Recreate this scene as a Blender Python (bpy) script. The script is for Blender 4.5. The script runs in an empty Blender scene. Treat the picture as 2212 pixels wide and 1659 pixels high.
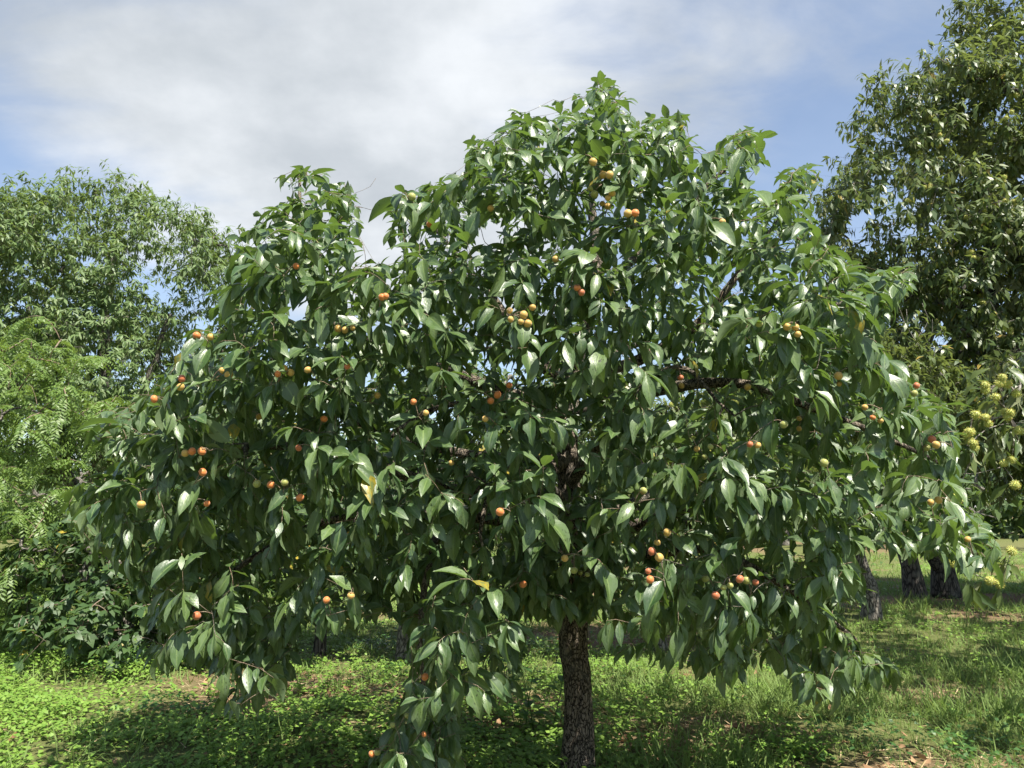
import bpy, math
import numpy as np
from mathutils import Vector, Matrix

# ------------------------------------------------------------------ camera, sky, sun, exposure
S = bpy.context.scene
COL = S.collection
CAM = np.array([0.0, 0.0, 1.60])
PITCH = math.radians(9.2)
F = 1671.0                       # focal length in units of a 2212 x 1659 picture
camd = bpy.data.cameras.new('camera')
camd.sensor_width = 36.0
camd.lens = 36.0 * F / 2212.0
camd.clip_start = 0.05
camd.clip_end = 3000.0
cam = bpy.data.objects.new('camera', camd)
cam.location = CAM
cam.rotation_euler = (math.pi / 2 + PITCH, 0, 0)
COL.objects.link(cam)
S.camera = cam

SUN_EL = math.radians(60)
SUN_AZ = math.radians(143)       # clockwise from +Y, the viewing direction
sd = np.array([math.sin(SUN_AZ) * math.cos(SUN_EL), math.cos(SUN_AZ) * math.cos(SUN_EL), math.sin(SUN_EL)])

def N(nt, typ, **kw):
    n = nt.nodes.new(typ)
    for k, v in kw.items():
        if k == 'inp':
            for i, val in v.items():
                n.inputs[i].default_value = val
        else:
            setattr(n, k, v)
    return n

W = bpy.data.worlds.new('World')
S.world = W
W.use_nodes = True
nt = W.node_tree
nt.nodes.clear()
L = nt.links.new
sky = N(nt, 'ShaderNodeTexSky', sky_type='NISHITA', sun_disc=False)
sky.sun_elevation = SUN_EL
sky.sun_rotation = SUN_AZ
sky.air_density = 1.0
sky.dust_density = 0.6
sky.ozone_density = 1.6
tc = N(nt, 'ShaderNodeTexCoord')
def wmath(op, a, b=None, c=None, clamp=False):
    n = N(nt, 'ShaderNodeMath', operation=op, use_clamp=clamp)
    for i, x in enumerate((a, b, c)):
        if x is None:
            continue
        if isinstance(x, (int, float)):
            n.inputs[i].default_value = x
        else:
            L(x, n.inputs[i])
    return n.outputs[0]
sep = N(nt, 'ShaderNodeSeparateXYZ')
L(tc.outputs['Generated'], sep.inputs[0])
den = wmath('ADD', wmath('MAXIMUM', sep.outputs[2], 0.0), 0.30)
px = wmath('DIVIDE', sep.outputs[0], den)
py = wmath('DIVIDE', sep.outputs[1], den)
cmb = N(nt, 'ShaderNodeCombineXYZ')
L(px, cmb.inputs[0]); L(py, cmb.inputs[1])
# broad cloud cover with a streaky, torn edge
mp = N(nt, 'ShaderNodeMapping')
mp.inputs['Rotation'].default_value = (0, 0, math.radians(-28))
mp.inputs['Scale'].default_value = (0.75, 1.35, 1)
mp.inputs['Location'].default_value = (2.3, 5.1, 0)
L(cmb.outputs[0], mp.inputs[0])
n1 = N(nt, 'ShaderNodeTexNoise', inp={'Scale': 1.25, 'Detail': 9.0, 'Roughness': 0.52, 'Distortion': 0.35})
L(mp.outputs[0], n1.inputs['Vector'])
n2 = N(nt, 'ShaderNodeTexNoise', inp={'Scale': 3.4, 'Detail': 7.0, 'Roughness': 0.55, 'Distortion': 0.5})
L(mp.outputs[0], n2.inputs['Vector'])
n3 = N(nt, 'ShaderNodeTexNoise', inp={'Scale': 1.7, 'Detail': 7.0, 'Roughness': 0.55})
L(cmb.outputs[0], n3.inputs['Vector'])
# one large bank standing over the tree
sub = N(nt, 'ShaderNodeVectorMath', operation='SUBTRACT')
sub.inputs[1].default_value = (-0.19, 1.32, 0.0)
L(cmb.outputs[0], sub.inputs[0])
mb = N(nt, 'ShaderNodeMapping')
mb.inputs['Scale'].default_value = (1.40, 1.60, 1)
L(sub.outputs[0], mb.inputs[0])
ln = N(nt, 'ShaderNodeVectorMath', operation='LENGTH')
L(mb.outputs[0], ln.inputs[0])
bank = wmath('SUBTRACT', 1.0, wmath('MULTIPLY', ln.outputs['Value'], 1.0), clamp=True)
cov = wmath('ADD', wmath('MULTIPLY', bank, 0.95), wmath('MULTIPLY', wmath('SUBTRACT', n1.outputs[0], 0.5), 1.35))
cov = wmath('ADD', cov, wmath('MULTIPLY', wmath('SUBTRACT', n2.outputs[0], 0.5), 0.75))
mr = N(nt, 'ShaderNodeMapRange', interpolation_type='SMOOTHSTEP', inp={1: 0.0, 2: 0.50, 3: 0.14, 4: 0.97})
L(cov, mr.inputs[0])
mask = mr.outputs[0]
# cloud brightness: paler where thin towards the light, grey where thick
sh = N(nt, 'ShaderNodeMapRange', interpolation_type='SMOOTHSTEP', inp={1: 0.33, 2: 0.66, 3: 0.0, 4: 1.0})
L(n3.outputs[0], sh.inputs[0])
cc = N(nt, 'ShaderNodeMix', data_type='RGBA')
cc.inputs[6].default_value = (4.9, 5.3, 5.7, 1)
cc.inputs[7].default_value = (8.3, 8.6, 8.9, 1)
L(sh.outputs[0], cc.inputs[0])
mx = N(nt, 'ShaderNodeMix', data_type='RGBA')
L(mask, mx.inputs[0])
skc = N(nt, 'ShaderNodeHueSaturation', inp={'Saturation': 0.95, 'Value': 1.7})
L(sky.outputs[0], skc.inputs['Color'])
L(skc.outputs[0], mx.inputs[6])
L(cc.outputs[2], mx.inputs[7])
bg = N(nt, 'ShaderNodeBackground', inp={'Strength': 0.05})
L(mx.outputs[2], bg.inputs[0])
wo = N(nt, 'ShaderNodeOutputWorld')
L(bg.outputs[0], wo.inputs[0])

sund = bpy.data.lights.new('sun', 'SUN')
sund.energy = 5.0
sund.angle = math.radians(0.53)
sund.color = (1.0, 0.945, 0.84)
sun = bpy.data.objects.new('sun', sund)
sun.rotation_euler = Vector((-sd).tolist()).to_track_quat('-Z', 'Y').to_euler()
sun.location = (6, -8, 14)
COL.objects.link(sun)

S.view_settings.view_transform = 'Standard'
S.view_settings.look = 'None'
S.view_settings.gamma = 1.0
S.view_settings.use_curve_mapping = False
S.view_settings.exposure = 1.25
S.render.engine = 'CYCLES'
S.cycles.max_bounces = 6
S.cycles.transparent_max_bounces = 8

# ------------------------------------------------------------------ numeric helpers
R = np.random.default_rng(7)
FW = np.array([0, math.cos(PITCH), math.sin(PITCH)])
UPV = np.array([0, -math.sin(PITCH), math.cos(PITCH)])
def P(u, v, Y):
    """point on the photograph's ray (u, v) that stands Y metres ahead"""
    d = FW + np.array([1., 0, 0]) * (u - 1106) / F - UPV * (v - 829.5) / F
    return CAM + d * (Y / d[1])
def rays(u, v):
    d = FW[None] + np.array([[1., 0, 0]]) * ((u - 1106) / F)[:, None] - UPV[None] * ((v - 829.5) / F)[:, None]
    return d / d[:, 1:2]
def project(p):
    q = p - CAM
    dep = q @ FW
    dep = np.where(np.abs(dep) < 1e-3, 1e-3, dep)
    return 1106 + F * q[:, 0] / dep, 829.5 - F * (q @ UPV) / dep, dep
def nrm(a):
    return a / np.maximum(np.linalg.norm(a, axis=-1, keepdims=True), 1e-9)
def inpoly(u, v, poly):
    poly = np.asarray(poly, float)
    x0, y0 = poly[:, 0], poly[:, 1]
    x1, y1 = np.roll(x0, -1), np.roll(y0, -1)
    c = np.zeros(len(u), bool)
    for a, b, e, f in zip(x0, y0, x1, y1):
        if b == f:
            continue
        c ^= ((b > v) != (f > v)) & (u < (e - a) * (v - b) / (f - b) + a)
    return c
_g = np.random.default_rng(99).random((256, 256))
def vnoise(x, y):
    xi = np.floor(x).astype(int); yi = np.floor(y).astype(int)
    fx = x - xi; fy = y - yi
    fx = fx * fx * (3 - 2 * fx); fy = fy * fy * (3 - 2 * fy)
    g = lambda i, j: _g[i & 255, j & 255]
    return (g(xi, yi) * (1 - fx) + g(xi + 1, yi) * fx) * (1 - fy) + (g(xi, yi + 1) * (1 - fx) + g(xi + 1, yi + 1) * fx) * fy
def fbm(x, y, s, o=4):
    x = np.asarray(x, float) * s + 40.3; y = np.asarray(y, float) * s + 17.7
    t = 0; a = 1.0; n = 0
    for _ in range(o):
        t = t + a * vnoise(x, y); n += a; a *= 0.5; x = x * 2.03 + 5.1; y = y * 2.03 + 9.7
    return t / n
def gz(x, y):
    """height of the orchard floor"""
    x = np.asarray(x, float); y = np.asarray(y, float)
    near = (fbm(x, y, 0.55, 3) - 0.5) * 0.16 + (fbm(x + 30, y, 0.12, 2) - 0.5) * 0.25
    near *= np.clip(np.hypot(x - 0.42, y - 4.9) / 1.5, 0.1, 1)
    return near
def bare(x, y):
    """0 = covered in green, 1 = bare soil and straw"""
    b = fbm(x + 7, y + 3, 0.62, 4)
    b = np.clip((b - 0.58) * 6, 0, 1)
    d = np.hypot((x - 0.75) / 1.35, (y - 5.8) / 0.8)
    b = np.maximum(b, np.clip(1.6 - d, 0, 1) * np.clip(fbm(x, y, 1.5, 3) * 2.6 - 0.6, 0, 1))
    d2 = np.hypot((x - 2.45) / 0.95, (y - 5.42) / 0.42)
    b = np.maximum(b, np.clip((1.3 - d2) * 2, 0, 1) * np.clip(fbm(x, y, 2.3, 3) * 3 - 0.7, 0, 1))
    d3 = np.hypot((x - 7.6) / 3.4, (y - 14.2) / 0.9)
    b = np.maximum(b, np.clip((1.2 - d3) * 2.5, 0, 1))
    return b

# ------------------------------------------------------------------ object helpers
def mesh_np(name, V, faces, mat, uv=None, rnd=None, smooth=True):
    """faces: list of integer arrays (n,3) / (n,4)"""
    me = bpy.data.meshes.new(name)
    V = np.asarray(V, np.float32)
    me.vertices.add(len(V)); me.vertices.foreach_set('co', V.ravel())
    idx = np.concatenate([f.ravel() for f in faces]).astype(np.int32)
    tot = np.concatenate([np.full(len(f), f.shape[1]) for f in faces]).astype(np.int32)
    st = np.concatenate([[0], np.cumsum(tot)[:-1]]).astype(np.int32)
    me.loops.add(len(idx)); me.loops.foreach_set('vertex_index', idx)
    me.polygons.add(len(tot)); me.polygons.foreach_set('loop_start', st); me.polygons.foreach_set('loop_total', tot)
    me.polygons.foreach_set('use_smooth', np.full(len(tot), smooth))
    if uv is not None:
        ul = me.uv_layers.new(name='UVMap')
        ul.data.foreach_set('uv', np.asarray(uv, np.float32)[idx].ravel())
    if rnd is not None:
        at = me.attributes.new('rnd', 'FLOAT', 'POINT')
        at.data.foreach_set('value', np.asarray(rnd, np.float32))
    me.materials.append(mat)
    me.update(calc_edges=True)
    me.validate()
    return me
def link(name, me, parent=None, base=None):
    o = bpy.data.objects.new(name, me)
    COL.objects.link(o)
    if parent is not None:
        o.parent = parent
        o.matrix_parent_inverse = Matrix.Translation(-Vector(parent.location))
    return o
def thing(name, loc, label, cat, group=None):
    o = bpy.data.objects.new(name, None)
    o.empty_display_size = 0.2
    o.location = [float(a) for a in loc]
    COL.objects.link(o)
    o['label'] = label; o['category'] = cat
    if group:
        o['group'] = group
    return o
def resample(p, n):
    p = np.asarray(p, float)
    # Catmull-Rom through the points, then n even samples
    q = np.vstack([2 * p[0] - p[1], p, 2 * p[-1] - p[-2]])
    out = []
    for i in range(1, len(q) - 2):
        t = np.linspace(0, 1, 12, endpoint=False)[:, None]
        a, b, c, d = q[i - 1], q[i], q[i + 1], q[i + 2]
        out.append(0.5 * (2 * b + (c - a) * t + (2 * a - 5 * b + 4 * c - d) * t ** 2 + (3 * b - a - 3 * c + d) * t ** 3))
    out = np.vstack(out + [p[-1:]])
    s = np.concatenate([[0], np.cumsum(np.linalg.norm(np.diff(out, axis=0), axis=1))])
    t = np.linspace(0, s[-1], n)
    return np.stack([np.interp(t, s, out[:, k]) for k in range(3)], 1)
def tube(p, r, ns, lump=0.0, seed=0):
    """returns verts, quads, uv of a tapering tube"""
    p = np.asarray(p, float); n = len(p)
    r = np.broadcast_to(np.asarray(r, float), (n,))
    T = nrm(np.gradient(p, axis=0))
    a = np.array([0.31, 0.85, 0.42]) if abs(T[0] @ np.array([0.31, 0.85, 0.42])) < 0.9 else np.array([1., 0, 0])
    A = nrm(np.cross(T, a)); B = np.cross(T, A)
    th = np.linspace(0, 2 * np.pi, ns, endpoint=False)
    rr = r[:, None] * np.ones(ns)[None]
    if lump:
        s = np.concatenate([[0], np.cumsum(np.linalg.norm(np.diff(p, axis=0), axis=1))])
        rr = rr * (1 + lump * (fbm(np.cos(th)[None] * 1.3 + seed, s[:, None] * 6 + np.sin(th)[None] * 1.3, 1.0, 3) - 0.5) * 2)
    V = p[:, None] + A[:, None] * (np.cos(th)[None] * rr)[..., None] + B[:, None] * (np.sin(th)[None] * rr)[..., None]
    i = np.arange(n - 1)[:, None] * ns; j = np.arange(ns)[None]; k = (j + 1) % ns
    Q = np.stack([i + j, i + k, i + ns + k, i + ns + j], -1).reshape(-1, 4)
    V = np.vstack([V.reshape(-1, 3), p[:1], p[-1:]])
    c0 = n * ns
    cap0 = np.stack([np.full(ns, c0), k[0], j[0]], 1)
    cap1 = np.stack([np.full(ns, c0 + 1), (n - 1) * ns + j[0], (n - 1) * ns + k[0]], 1)
    return V, Q, np.vstack([cap0, cap1])
def tubes_mesh(name, lines, mat, ns=4):
    Vs, Qs, Ts = [], [], []; o = 0
    for p, r in lines:
        V, Q, T = tube(p, r, ns)
        Vs.append(V); Qs.append(Q + o); Ts.append(T + o); o += len(V)
    return mesh_np(name, np.vstack(Vs), [np.vstack(Qs), np.vstack(Ts)], mat)

# ------------------------------------------------------------------ materials
def newmat(name):
    m = bpy.data.materials.new(name); m.use_nodes = True
    m.node_tree.nodes.clear()
    return m, m.node_tree
def leaf_material(name, top, var, under, trans, rough=0.42, tfac=0.3, spots=0.0, rib=0.0, old=None, oldfrac=0.0, spec=0.5, bloom=0.0):
    """two-sided leaf: glossy upper face, paler lower face, light passing through"""
    m, t = newmat(name)
    l = t.links.new
    at = N(t, 'ShaderNodeAttribute', attribute_name='rnd')
    oi = N(t, 'ShaderNodeObjectInfo')
    ad = N(t, 'ShaderNodeMath', operation='ADD'); l(at.outputs['Fac'], ad.inputs[0]); l(oi.outputs['Random'], ad.inputs[1])
    fr = N(t, 'ShaderNodeMath', operation='FRACT'); l(ad.outputs[0], fr.inputs[0])
    rnd = fr.outputs[0]
    mixc = N(t, 'ShaderNodeMix', data_type='RGBA'); l(rnd, mixc.inputs[0])
    mixc.inputs[6].default_value = (*top, 1); mixc.inputs[7].default_value = (*var, 1)
    col = mixc.outputs[2]
    uv = N(t, 'ShaderNodeUVMap', uv_map='UVMap')
    sx = N(t, 'ShaderNodeSeparateXYZ'); l(uv.outputs[0], sx.inputs[0])
    if bloom:
        tb = N(t, 'ShaderNodeTexNoise', noise_dimensions='4D', inp={'Scale': 2.2, 'Detail': 3.0, 'Roughness': 0.6})
        l(uv.outputs[0], tb.inputs['Vector'])
        w2 = N(t, 'ShaderNodeMath', operation='MULTIPLY', inp={1: 57.0}); l(rnd, w2.inputs[0]); l(w2.outputs[0], tb.inputs['W'])
        mrb = N(t, 'ShaderNodeMapRange', inp={1: 0.42, 2: 0.75, 3: 0.0, 4: bloom}); l(tb.outputs[0], mrb.inputs[0])
        mb2 = N(t, 'ShaderNodeMix', data_type='RGBA'); l(mrb.outputs[0], mb2.inputs[0]); l(col, mb2.inputs[6])
        mb2.inputs[7].default_value = (0.21, 0.26, 0.18, 1); col = mb2.outputs[2]
    if old is not None:
        gt = N(t, 'ShaderNodeMath', operation='GREATER_THAN', inp={1: 1 - oldfrac}); l(rnd, gt.inputs[0])
        to = N(t, 'ShaderNodeTexNoise', inp={'Scale': 3.5, 'Detail': 3.0}); l(uv.outputs[0], to.inputs['Vector'])
        mro = N(t, 'ShaderNodeMapRange', inp={1: 0.36, 2: 0.56, 3: 0.1, 4: 1.0}); l(to.outputs[0], mro.inputs[0])
        go = N(t, 'ShaderNodeMath', operation='MULTIPLY'); l(gt.outputs[0], go.inputs[0]); l(mro.outputs[0], go.inputs[1])
        mo = N(t, 'ShaderNodeMix', data_type='RGBA'); l(go.outputs[0], mo.inputs[0]); l(col, mo.inputs[6]); mo.inputs[7].default_value = (*old, 1)
        col = mo.outputs[2]
    geo = N(t, 'ShaderNodeNewGeometry')
    mu = N(t, 'ShaderNodeMix', data_type='RGBA'); l(geo.outputs['Backfacing'], mu.inputs[0]); l(col, mu.inputs[6]); mu.inputs[7].default_value = (*under, 1)
    col = mu.outputs[2]
    if rib:
        ab = N(t, 'ShaderNodeMath', operation='SUBTRACT', inp={1: 0.5}); l(sx.outputs[0], ab.inputs[0])
        ab2 = N(t, 'ShaderNodeMath', operation='ABSOLUTE'); l(ab.outputs[0], ab2.inputs[0])
        mrr = N(t, 'ShaderNodeMapRange', inp={1: 0.015, 2: 0.06, 3: rib, 4: 0.0}); l(ab2.outputs[0], mrr.inputs[0])
        mrb = N(t, 'ShaderNodeMix', data_type='RGBA'); l(mrr.outputs[0], mrb.inputs[0]); l(col, mrb.inputs[6]); mrb.inputs[7].default_value = (0.22, 0.30, 0.10, 1)
        col = mrb.outputs[2]
    if spots:
        ts = N(t, 'ShaderNodeTexNoise', noise_dimensions='4D', inp={'Scale': 11.0, 'Detail': 1.5, 'Roughness': 0.5})
        l(uv.outputs[0], ts.inputs['Vector'])
        w3 = N(t, 'ShaderNodeMath', operation='MULTIPLY', inp={1: 91.0}); l(rnd, w3.inputs[0]); l(w3.outputs[0], ts.inputs['W'])
        r7 = N(t, 'ShaderNodeMath', operation='MULTIPLY', inp={1: 7.31}); l(rnd, r7.inputs[0])
        f7 = N(t, 'ShaderNodeMath', operation='FRACT'); l(r7.outputs[0], f7.inputs[0])
        m7 = N(t, 'ShaderNodeMath', operation='MULTIPLY_ADD', inp={1: 0.085}); l(f7.outputs[0], m7.inputs[0]); l(ts.outputs[0], m7.inputs[2])
        mrs = N(t, 'ShaderNodeMapRange', inp={1: 0.69, 2: 0.71, 3: 0.0, 4: spots}); l(m7.outputs[0], mrs.inputs[0])
        msp = N(t, 'ShaderNodeMix', data_type='RGBA'); l(mrs.outputs[0], msp.inputs[0]); l(col, msp.inputs[6]); msp.inputs[7].default_value = (0.012, 0.010, 0.006, 1)
        col = msp.outputs[2]
    pb = N(t, 'ShaderNodeBsdfPrincipled', inp={'Roughness': rough, 'Specular IOR Level': spec})
    l(col, pb.inputs['Base Color'])
    rr = N(t, 'ShaderNodeMath', operation='MULTIPLY_ADD', inp={1: 0.30, 2: rough}); l(geo.outputs['Backfacing'], rr.inputs[0]); l(rr.outputs[0], pb.inputs['Roughness'])
    # fine side veins
    wv = N(t, 'ShaderNodeTexNoise', inp={'Scale': 9.0, 'Detail': 2.0}); l(uv.outputs[0], wv.inputs['Vector'])
    bp = N(t, 'ShaderNodeBump', inp={'Strength': 0.25, 'Distance': 0.004}); l(wv.outputs[0], bp.inputs['Height']); l(bp.outputs[0], pb.inputs['Normal'])
    tl = N(t, 'ShaderNodeBsdfTranslucent')
    mt = N(t, 'ShaderNodeMix', data_type='RGBA', blend_type='MIX'); mt.inputs[0].default_value = 0.75
    l(col, mt.inputs[6]); mt.inputs[7].default_value = (*trans, 1)
    l(mt.outputs[2], tl.inputs[0])
    ms = N(t, 'ShaderNodeMixShader'); ms.inputs[0].default_value = tfac
    l(pb.outputs[0], ms.inputs[1]); l(tl.outputs[0], ms.inputs[2])
    out = N(t, 'ShaderNodeOutputMaterial'); l(ms.outputs[0], out.inputs[0])
    return m
def bark_material(name, dark, light, scale=40.0, stretch=0.45, bump=0.9, rough=0.85, moss=None):
    m, t = newmat(name); l = t.links.new
    tcn = N(t, 'ShaderNodeTexCoord')
    mpn = N(t, 'ShaderNodeMapping'); mpn.inputs['Scale'].default_value = (1, 1, stretch); l(tcn.outputs['Object'], mpn.inputs[0])
    nz = N(t, 'ShaderNodeTexNoise', inp={'Scale': scale * 0.5, 'Detail': 4.0}); l(mpn.outputs[0], nz.inputs['Vector'])
    mxv = N(t, 'ShaderNodeMix', data_type='VECTOR'); mxv.inputs[0].default_value = 0.06; l(mpn.outputs[0], mxv.inputs[4]); l(nz.outputs['Color'], mxv.inputs[5])
    vo = N(t, 'ShaderNodeTexVoronoi', feature='DISTANCE_TO_EDGE', inp={'Scale': scale}); l(mxv.outputs[1], vo.inputs['Vector'])
    mr1 = N(t, 'ShaderNodeMapRange', interpolation_type='SMOOTHSTEP', inp={1: 0.0, 2: 0.22, 3: 0.0, 4: 1.0}); l(vo.outputs[0], mr1.inputs[0])
    nf = N(t, 'ShaderNodeTexNoise', inp={'Scale': scale * 3, 'Detail': 5.0, 'Roughness': 0.65}); l(tcn.outputs['Object'], nf.inputs['Vector'])
    mul = N(t, 'ShaderNodeMath', operation='MULTIPLY'); l(mr1.outputs[0], mul.inputs[0]); l(nf.outputs[0], mul.inputs[1])
    mr2 = N(t, 'ShaderNodeMapRange', inp={1: 0.05, 2: 0.62, 3: 0.0, 4: 1.0}); l(mul.outputs[0], mr2.inputs[0])
    mc = N(t, 'ShaderNodeMix', data_type='RGBA'); l(mr2.outputs[0], mc.inputs[0]); mc.inputs[6].default_value = (*dark, 1); mc.inputs[7].default_value = (*light, 1)
    col = mc.outputs[2]
    big = N(t, 'ShaderNodeTexNoise', inp={'Scale': 7.0, 'Detail': 3.0}); l(tcn.outputs['Object'], big.inputs['Vector'])
    mrb = N(t, 'ShaderNodeMapRange', inp={1: 0.5, 2: 0.7, 3: 0.0, 4: 0.45}); l(big.outputs[0], mrb.inputs[0])
    mm = N(t, 'ShaderNodeMix', data_type='RGBA'); l(mrb.outputs[0], mm.inputs[0]); l(col, mm.inputs[6]); mm.inputs[7].default_value = (*(moss or (0.20, 0.20, 0.17)), 1)
    pb = N(t, 'ShaderNodeBsdfPrincipled', inp={'Roughness': rough, 'Specular IOR Level': 0.25}); l(mm.outputs[2], pb.inputs['Base Color'])
    bp = N(t, 'ShaderNodeBump', inp={'Strength': bump, 'Distance': 0.012}); l(mul.outputs[0], bp.inputs['Height']); l(bp.outputs[0], pb.inputs['Normal'])
    out = N(t, 'ShaderNodeOutputMaterial'); l(pb.outputs[0], out.inputs[0])
    return m
def fruit_material(name, a, b, bloom=0.25):
    m, t = newmat(name); l = t.links.new
    tcn = N(t, 'ShaderNodeTexCoord'); oi = N(t, 'ShaderNodeObjectInfo')
    nz = N(t, 'ShaderNodeTexNoise', noise_dimensions='4D', inp={'Scale': 45.0, 'Detail': 3.0}); l(tcn.outputs['Object'], nz.inputs['Vector'])
    w = N(t, 'ShaderNodeMath', operation='MULTIPLY', inp={1: 40.0}); l(oi.outputs['Random'], w.inputs[0]); l(w.outputs[0], nz.inputs['W'])
    mr_ = N(t, 'ShaderNodeMapRange', inp={1: 0.35, 2: 0.65}); l(nz.outputs[0], mr_.inputs[0])
    mc = N(t, 'ShaderNodeMix', data_type='RGBA'); l(mr_.outputs[0], mc.inputs[0]); mc.inputs[6].default_value = (*a, 1); mc.inputs[7].default_value = (*b, 1)
    n2_ = N(t, 'ShaderNodeTexNoise', inp={'Scale': 140.0, 'Detail': 2.0}); l(tcn.outputs['Object'], n2_.inputs['Vector'])
    mr2 = N(t, 'ShaderNodeMapRange', inp={1: 0.67, 2: 0.72, 3: 0.0, 4: 0.7}); l(n2_.outputs[0], mr2.inputs[0])
    md = N(t, 'ShaderNodeMix', data_type='RGBA'); l(mr2.outputs[0], md.inputs[0]); l(mc.outputs[2], md.inputs[6]); md.inputs[7].default_value = (0.03, 0.02, 0.012, 1)
    pb = N(t, 'ShaderNodeBsdfPrincipled', inp={'Roughness': 0.5, 'Specular IOR Level': 0.35, 'Subsurface Weight': 0.12, 'Subsurface Scale': 0.01, 'Sheen Weight': bloom})
    l(md.outputs[2], pb.inputs['Base Color'])
    out = N(t, 'ShaderNodeOutputMaterial'); l(pb.outputs[0], out.inputs[0])
    return m

M_leaf = leaf_material('persimmon_leaf', (0.030, 0.070, 0.021), (0.096, 0.152, 0.042), (0.115, 0.165, 0.075), (0.20, 0.34, 0.035), rough=0.37, tfac=0.24, spots=0.85, rib=0.5, old=(0.33, 0.25, 0.03), oldfrac=0.006, bloom=0.5)
M_leaf2 = leaf_material('orchard_leaf', (0.035, 0.075, 0.024), (0.065, 0.115, 0.034), (0.10, 0.14, 0.065), (0.18, 0.30, 0.04), rough=0.50, tfac=0.30, old=(0.45, 0.32, 0.03), oldfrac=0.02)
M_chest = leaf_material('chestnut_leaf', (0.048, 0.086, 0.024), (0.115, 0.150, 0.042), (0.20, 0.22, 0.11), (0.24, 0.32, 0.05), rough=0.42, tfac=0.28, old=(0.40, 0.26, 0.05), oldfrac=0.012)
M_willow = leaf_material('narrow_leaf', (0.085, 0.145, 0.046), (0.140, 0.200, 0.066), (0.16, 0.20, 0.09), (0.26, 0.38, 0.06), rough=0.52, tfac=0.30)
M_pinn = leaf_material('bright_leaflet', (0.090, 0.160, 0.034), (0.150, 0.225, 0.052), (0.15, 0.21, 0.08), (0.30, 0.44, 0.05), rough=0.45, tfac=0.34)
M_far = leaf_material('far_leaf', (0.040, 0.082, 0.026), (0.085, 0.130, 0.040), (0.10, 0.14, 0.06), (0.18, 0.29, 0.04), rough=0.55, tfac=0.28)
M_weed = leaf_material('weed_leaf', (0.130, 0.245, 0.038), (0.215, 0.330, 0.062), (0.15, 0.23, 0.07), (0.28, 0.46, 0.05), rough=0.5, tfac=0.32, spec=0.35)
M_weedd = leaf_material('dark_weed_leaf', (0.035, 0.095, 0.022), (0.060, 0.140, 0.030), (0.10, 0.15, 0.06), (0.18, 0.32, 0.04), rough=0.45, tfac=0.30)
M_grass = leaf_material('grass_blade', (0.155, 0.240, 0.060), (0.250, 0.330, 0.110), (0.15, 0.22, 0.06), (0.28, 0.42, 0.08), rough=0.5, tfac=0.30, old=(0.42, 0.34, 0.17), oldfrac=0.10, spec=0.35)
M_litter = leaf_material('dead_leaf', (0.16, 0.085, 0.045), (0.34, 0.215, 0.12), (0.30, 0.21, 0.13), (0.30, 0.16, 0.06), rough=0.75, tfac=0.12, spec=0.2)
M_straw = leaf_material('straw', (0.34, 0.24, 0.13), (0.50, 0.39, 0.24), (0.42, 0.32, 0.19), (0.4, 0.3, 0.15), rough=0.7, tfac=0.10, spec=0.2)
M_bark = bark_material('persimmon_bark', (0.016, 0.012, 0.009), (0.31, 0.255, 0.195), scale=62, stretch=0.42, bump=1.0)
M_limb = bark_material('limb_bark', (0.045, 0.036, 0.030), (0.25, 0.215, 0.175), scale=60, stretch=0.5, bump=0.6)
M_twig = bark_material('twig_bark', (0.13, 0.085, 0.055), (0.34, 0.27, 0.20), scale=90, stretch=0.6, bump=0.3)
M_cbark = bark_material('chestnut_bark', (0.020, 0.017, 0.015), (0.15, 0.13, 0.11), scale=22, stretch=0.25, bump=1.0)
M_ctwig = bark_material('grey_twig_bark', (0.12, 0.105, 0.09), (0.36, 0.33, 0.29), scale=60, stretch=0.6, bump=0.3)
M_gbark = bark_material('grey_bark', (0.05, 0.044, 0.038), (0.27, 0.245, 0.21), scale=30, stretch=0.35, bump=0.8)
M_calyx = leaf_material('calyx', (0.16, 0.10, 0.045), (0.25, 0.17, 0.07), (0.20, 0.14, 0.06), (0.2, 0.15, 0.05), rough=0.7, tfac=0.1)
FM = {'o': fruit_material('fruit_orange', (0.50, 0.140, 0.030), (0.58, 0.22, 0.06)),
      'r': fruit_material('fruit_ripe', (0.36, 0.085, 0.030), (0.48, 0.17, 0.07)),
      'y': fruit_material('fruit_yellow', (0.42, 0.32, 0.075), (0.50, 0.27, 0.075)),
      'g': fruit_material('fruit_green', (0.22, 0.26, 0.065), (0.34, 0.32, 0.09))}
M_burr = fruit_material('burr_green', (0.34, 0.38, 0.06), (0.48, 0.47, 0.10), bloom=0.5)

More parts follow.
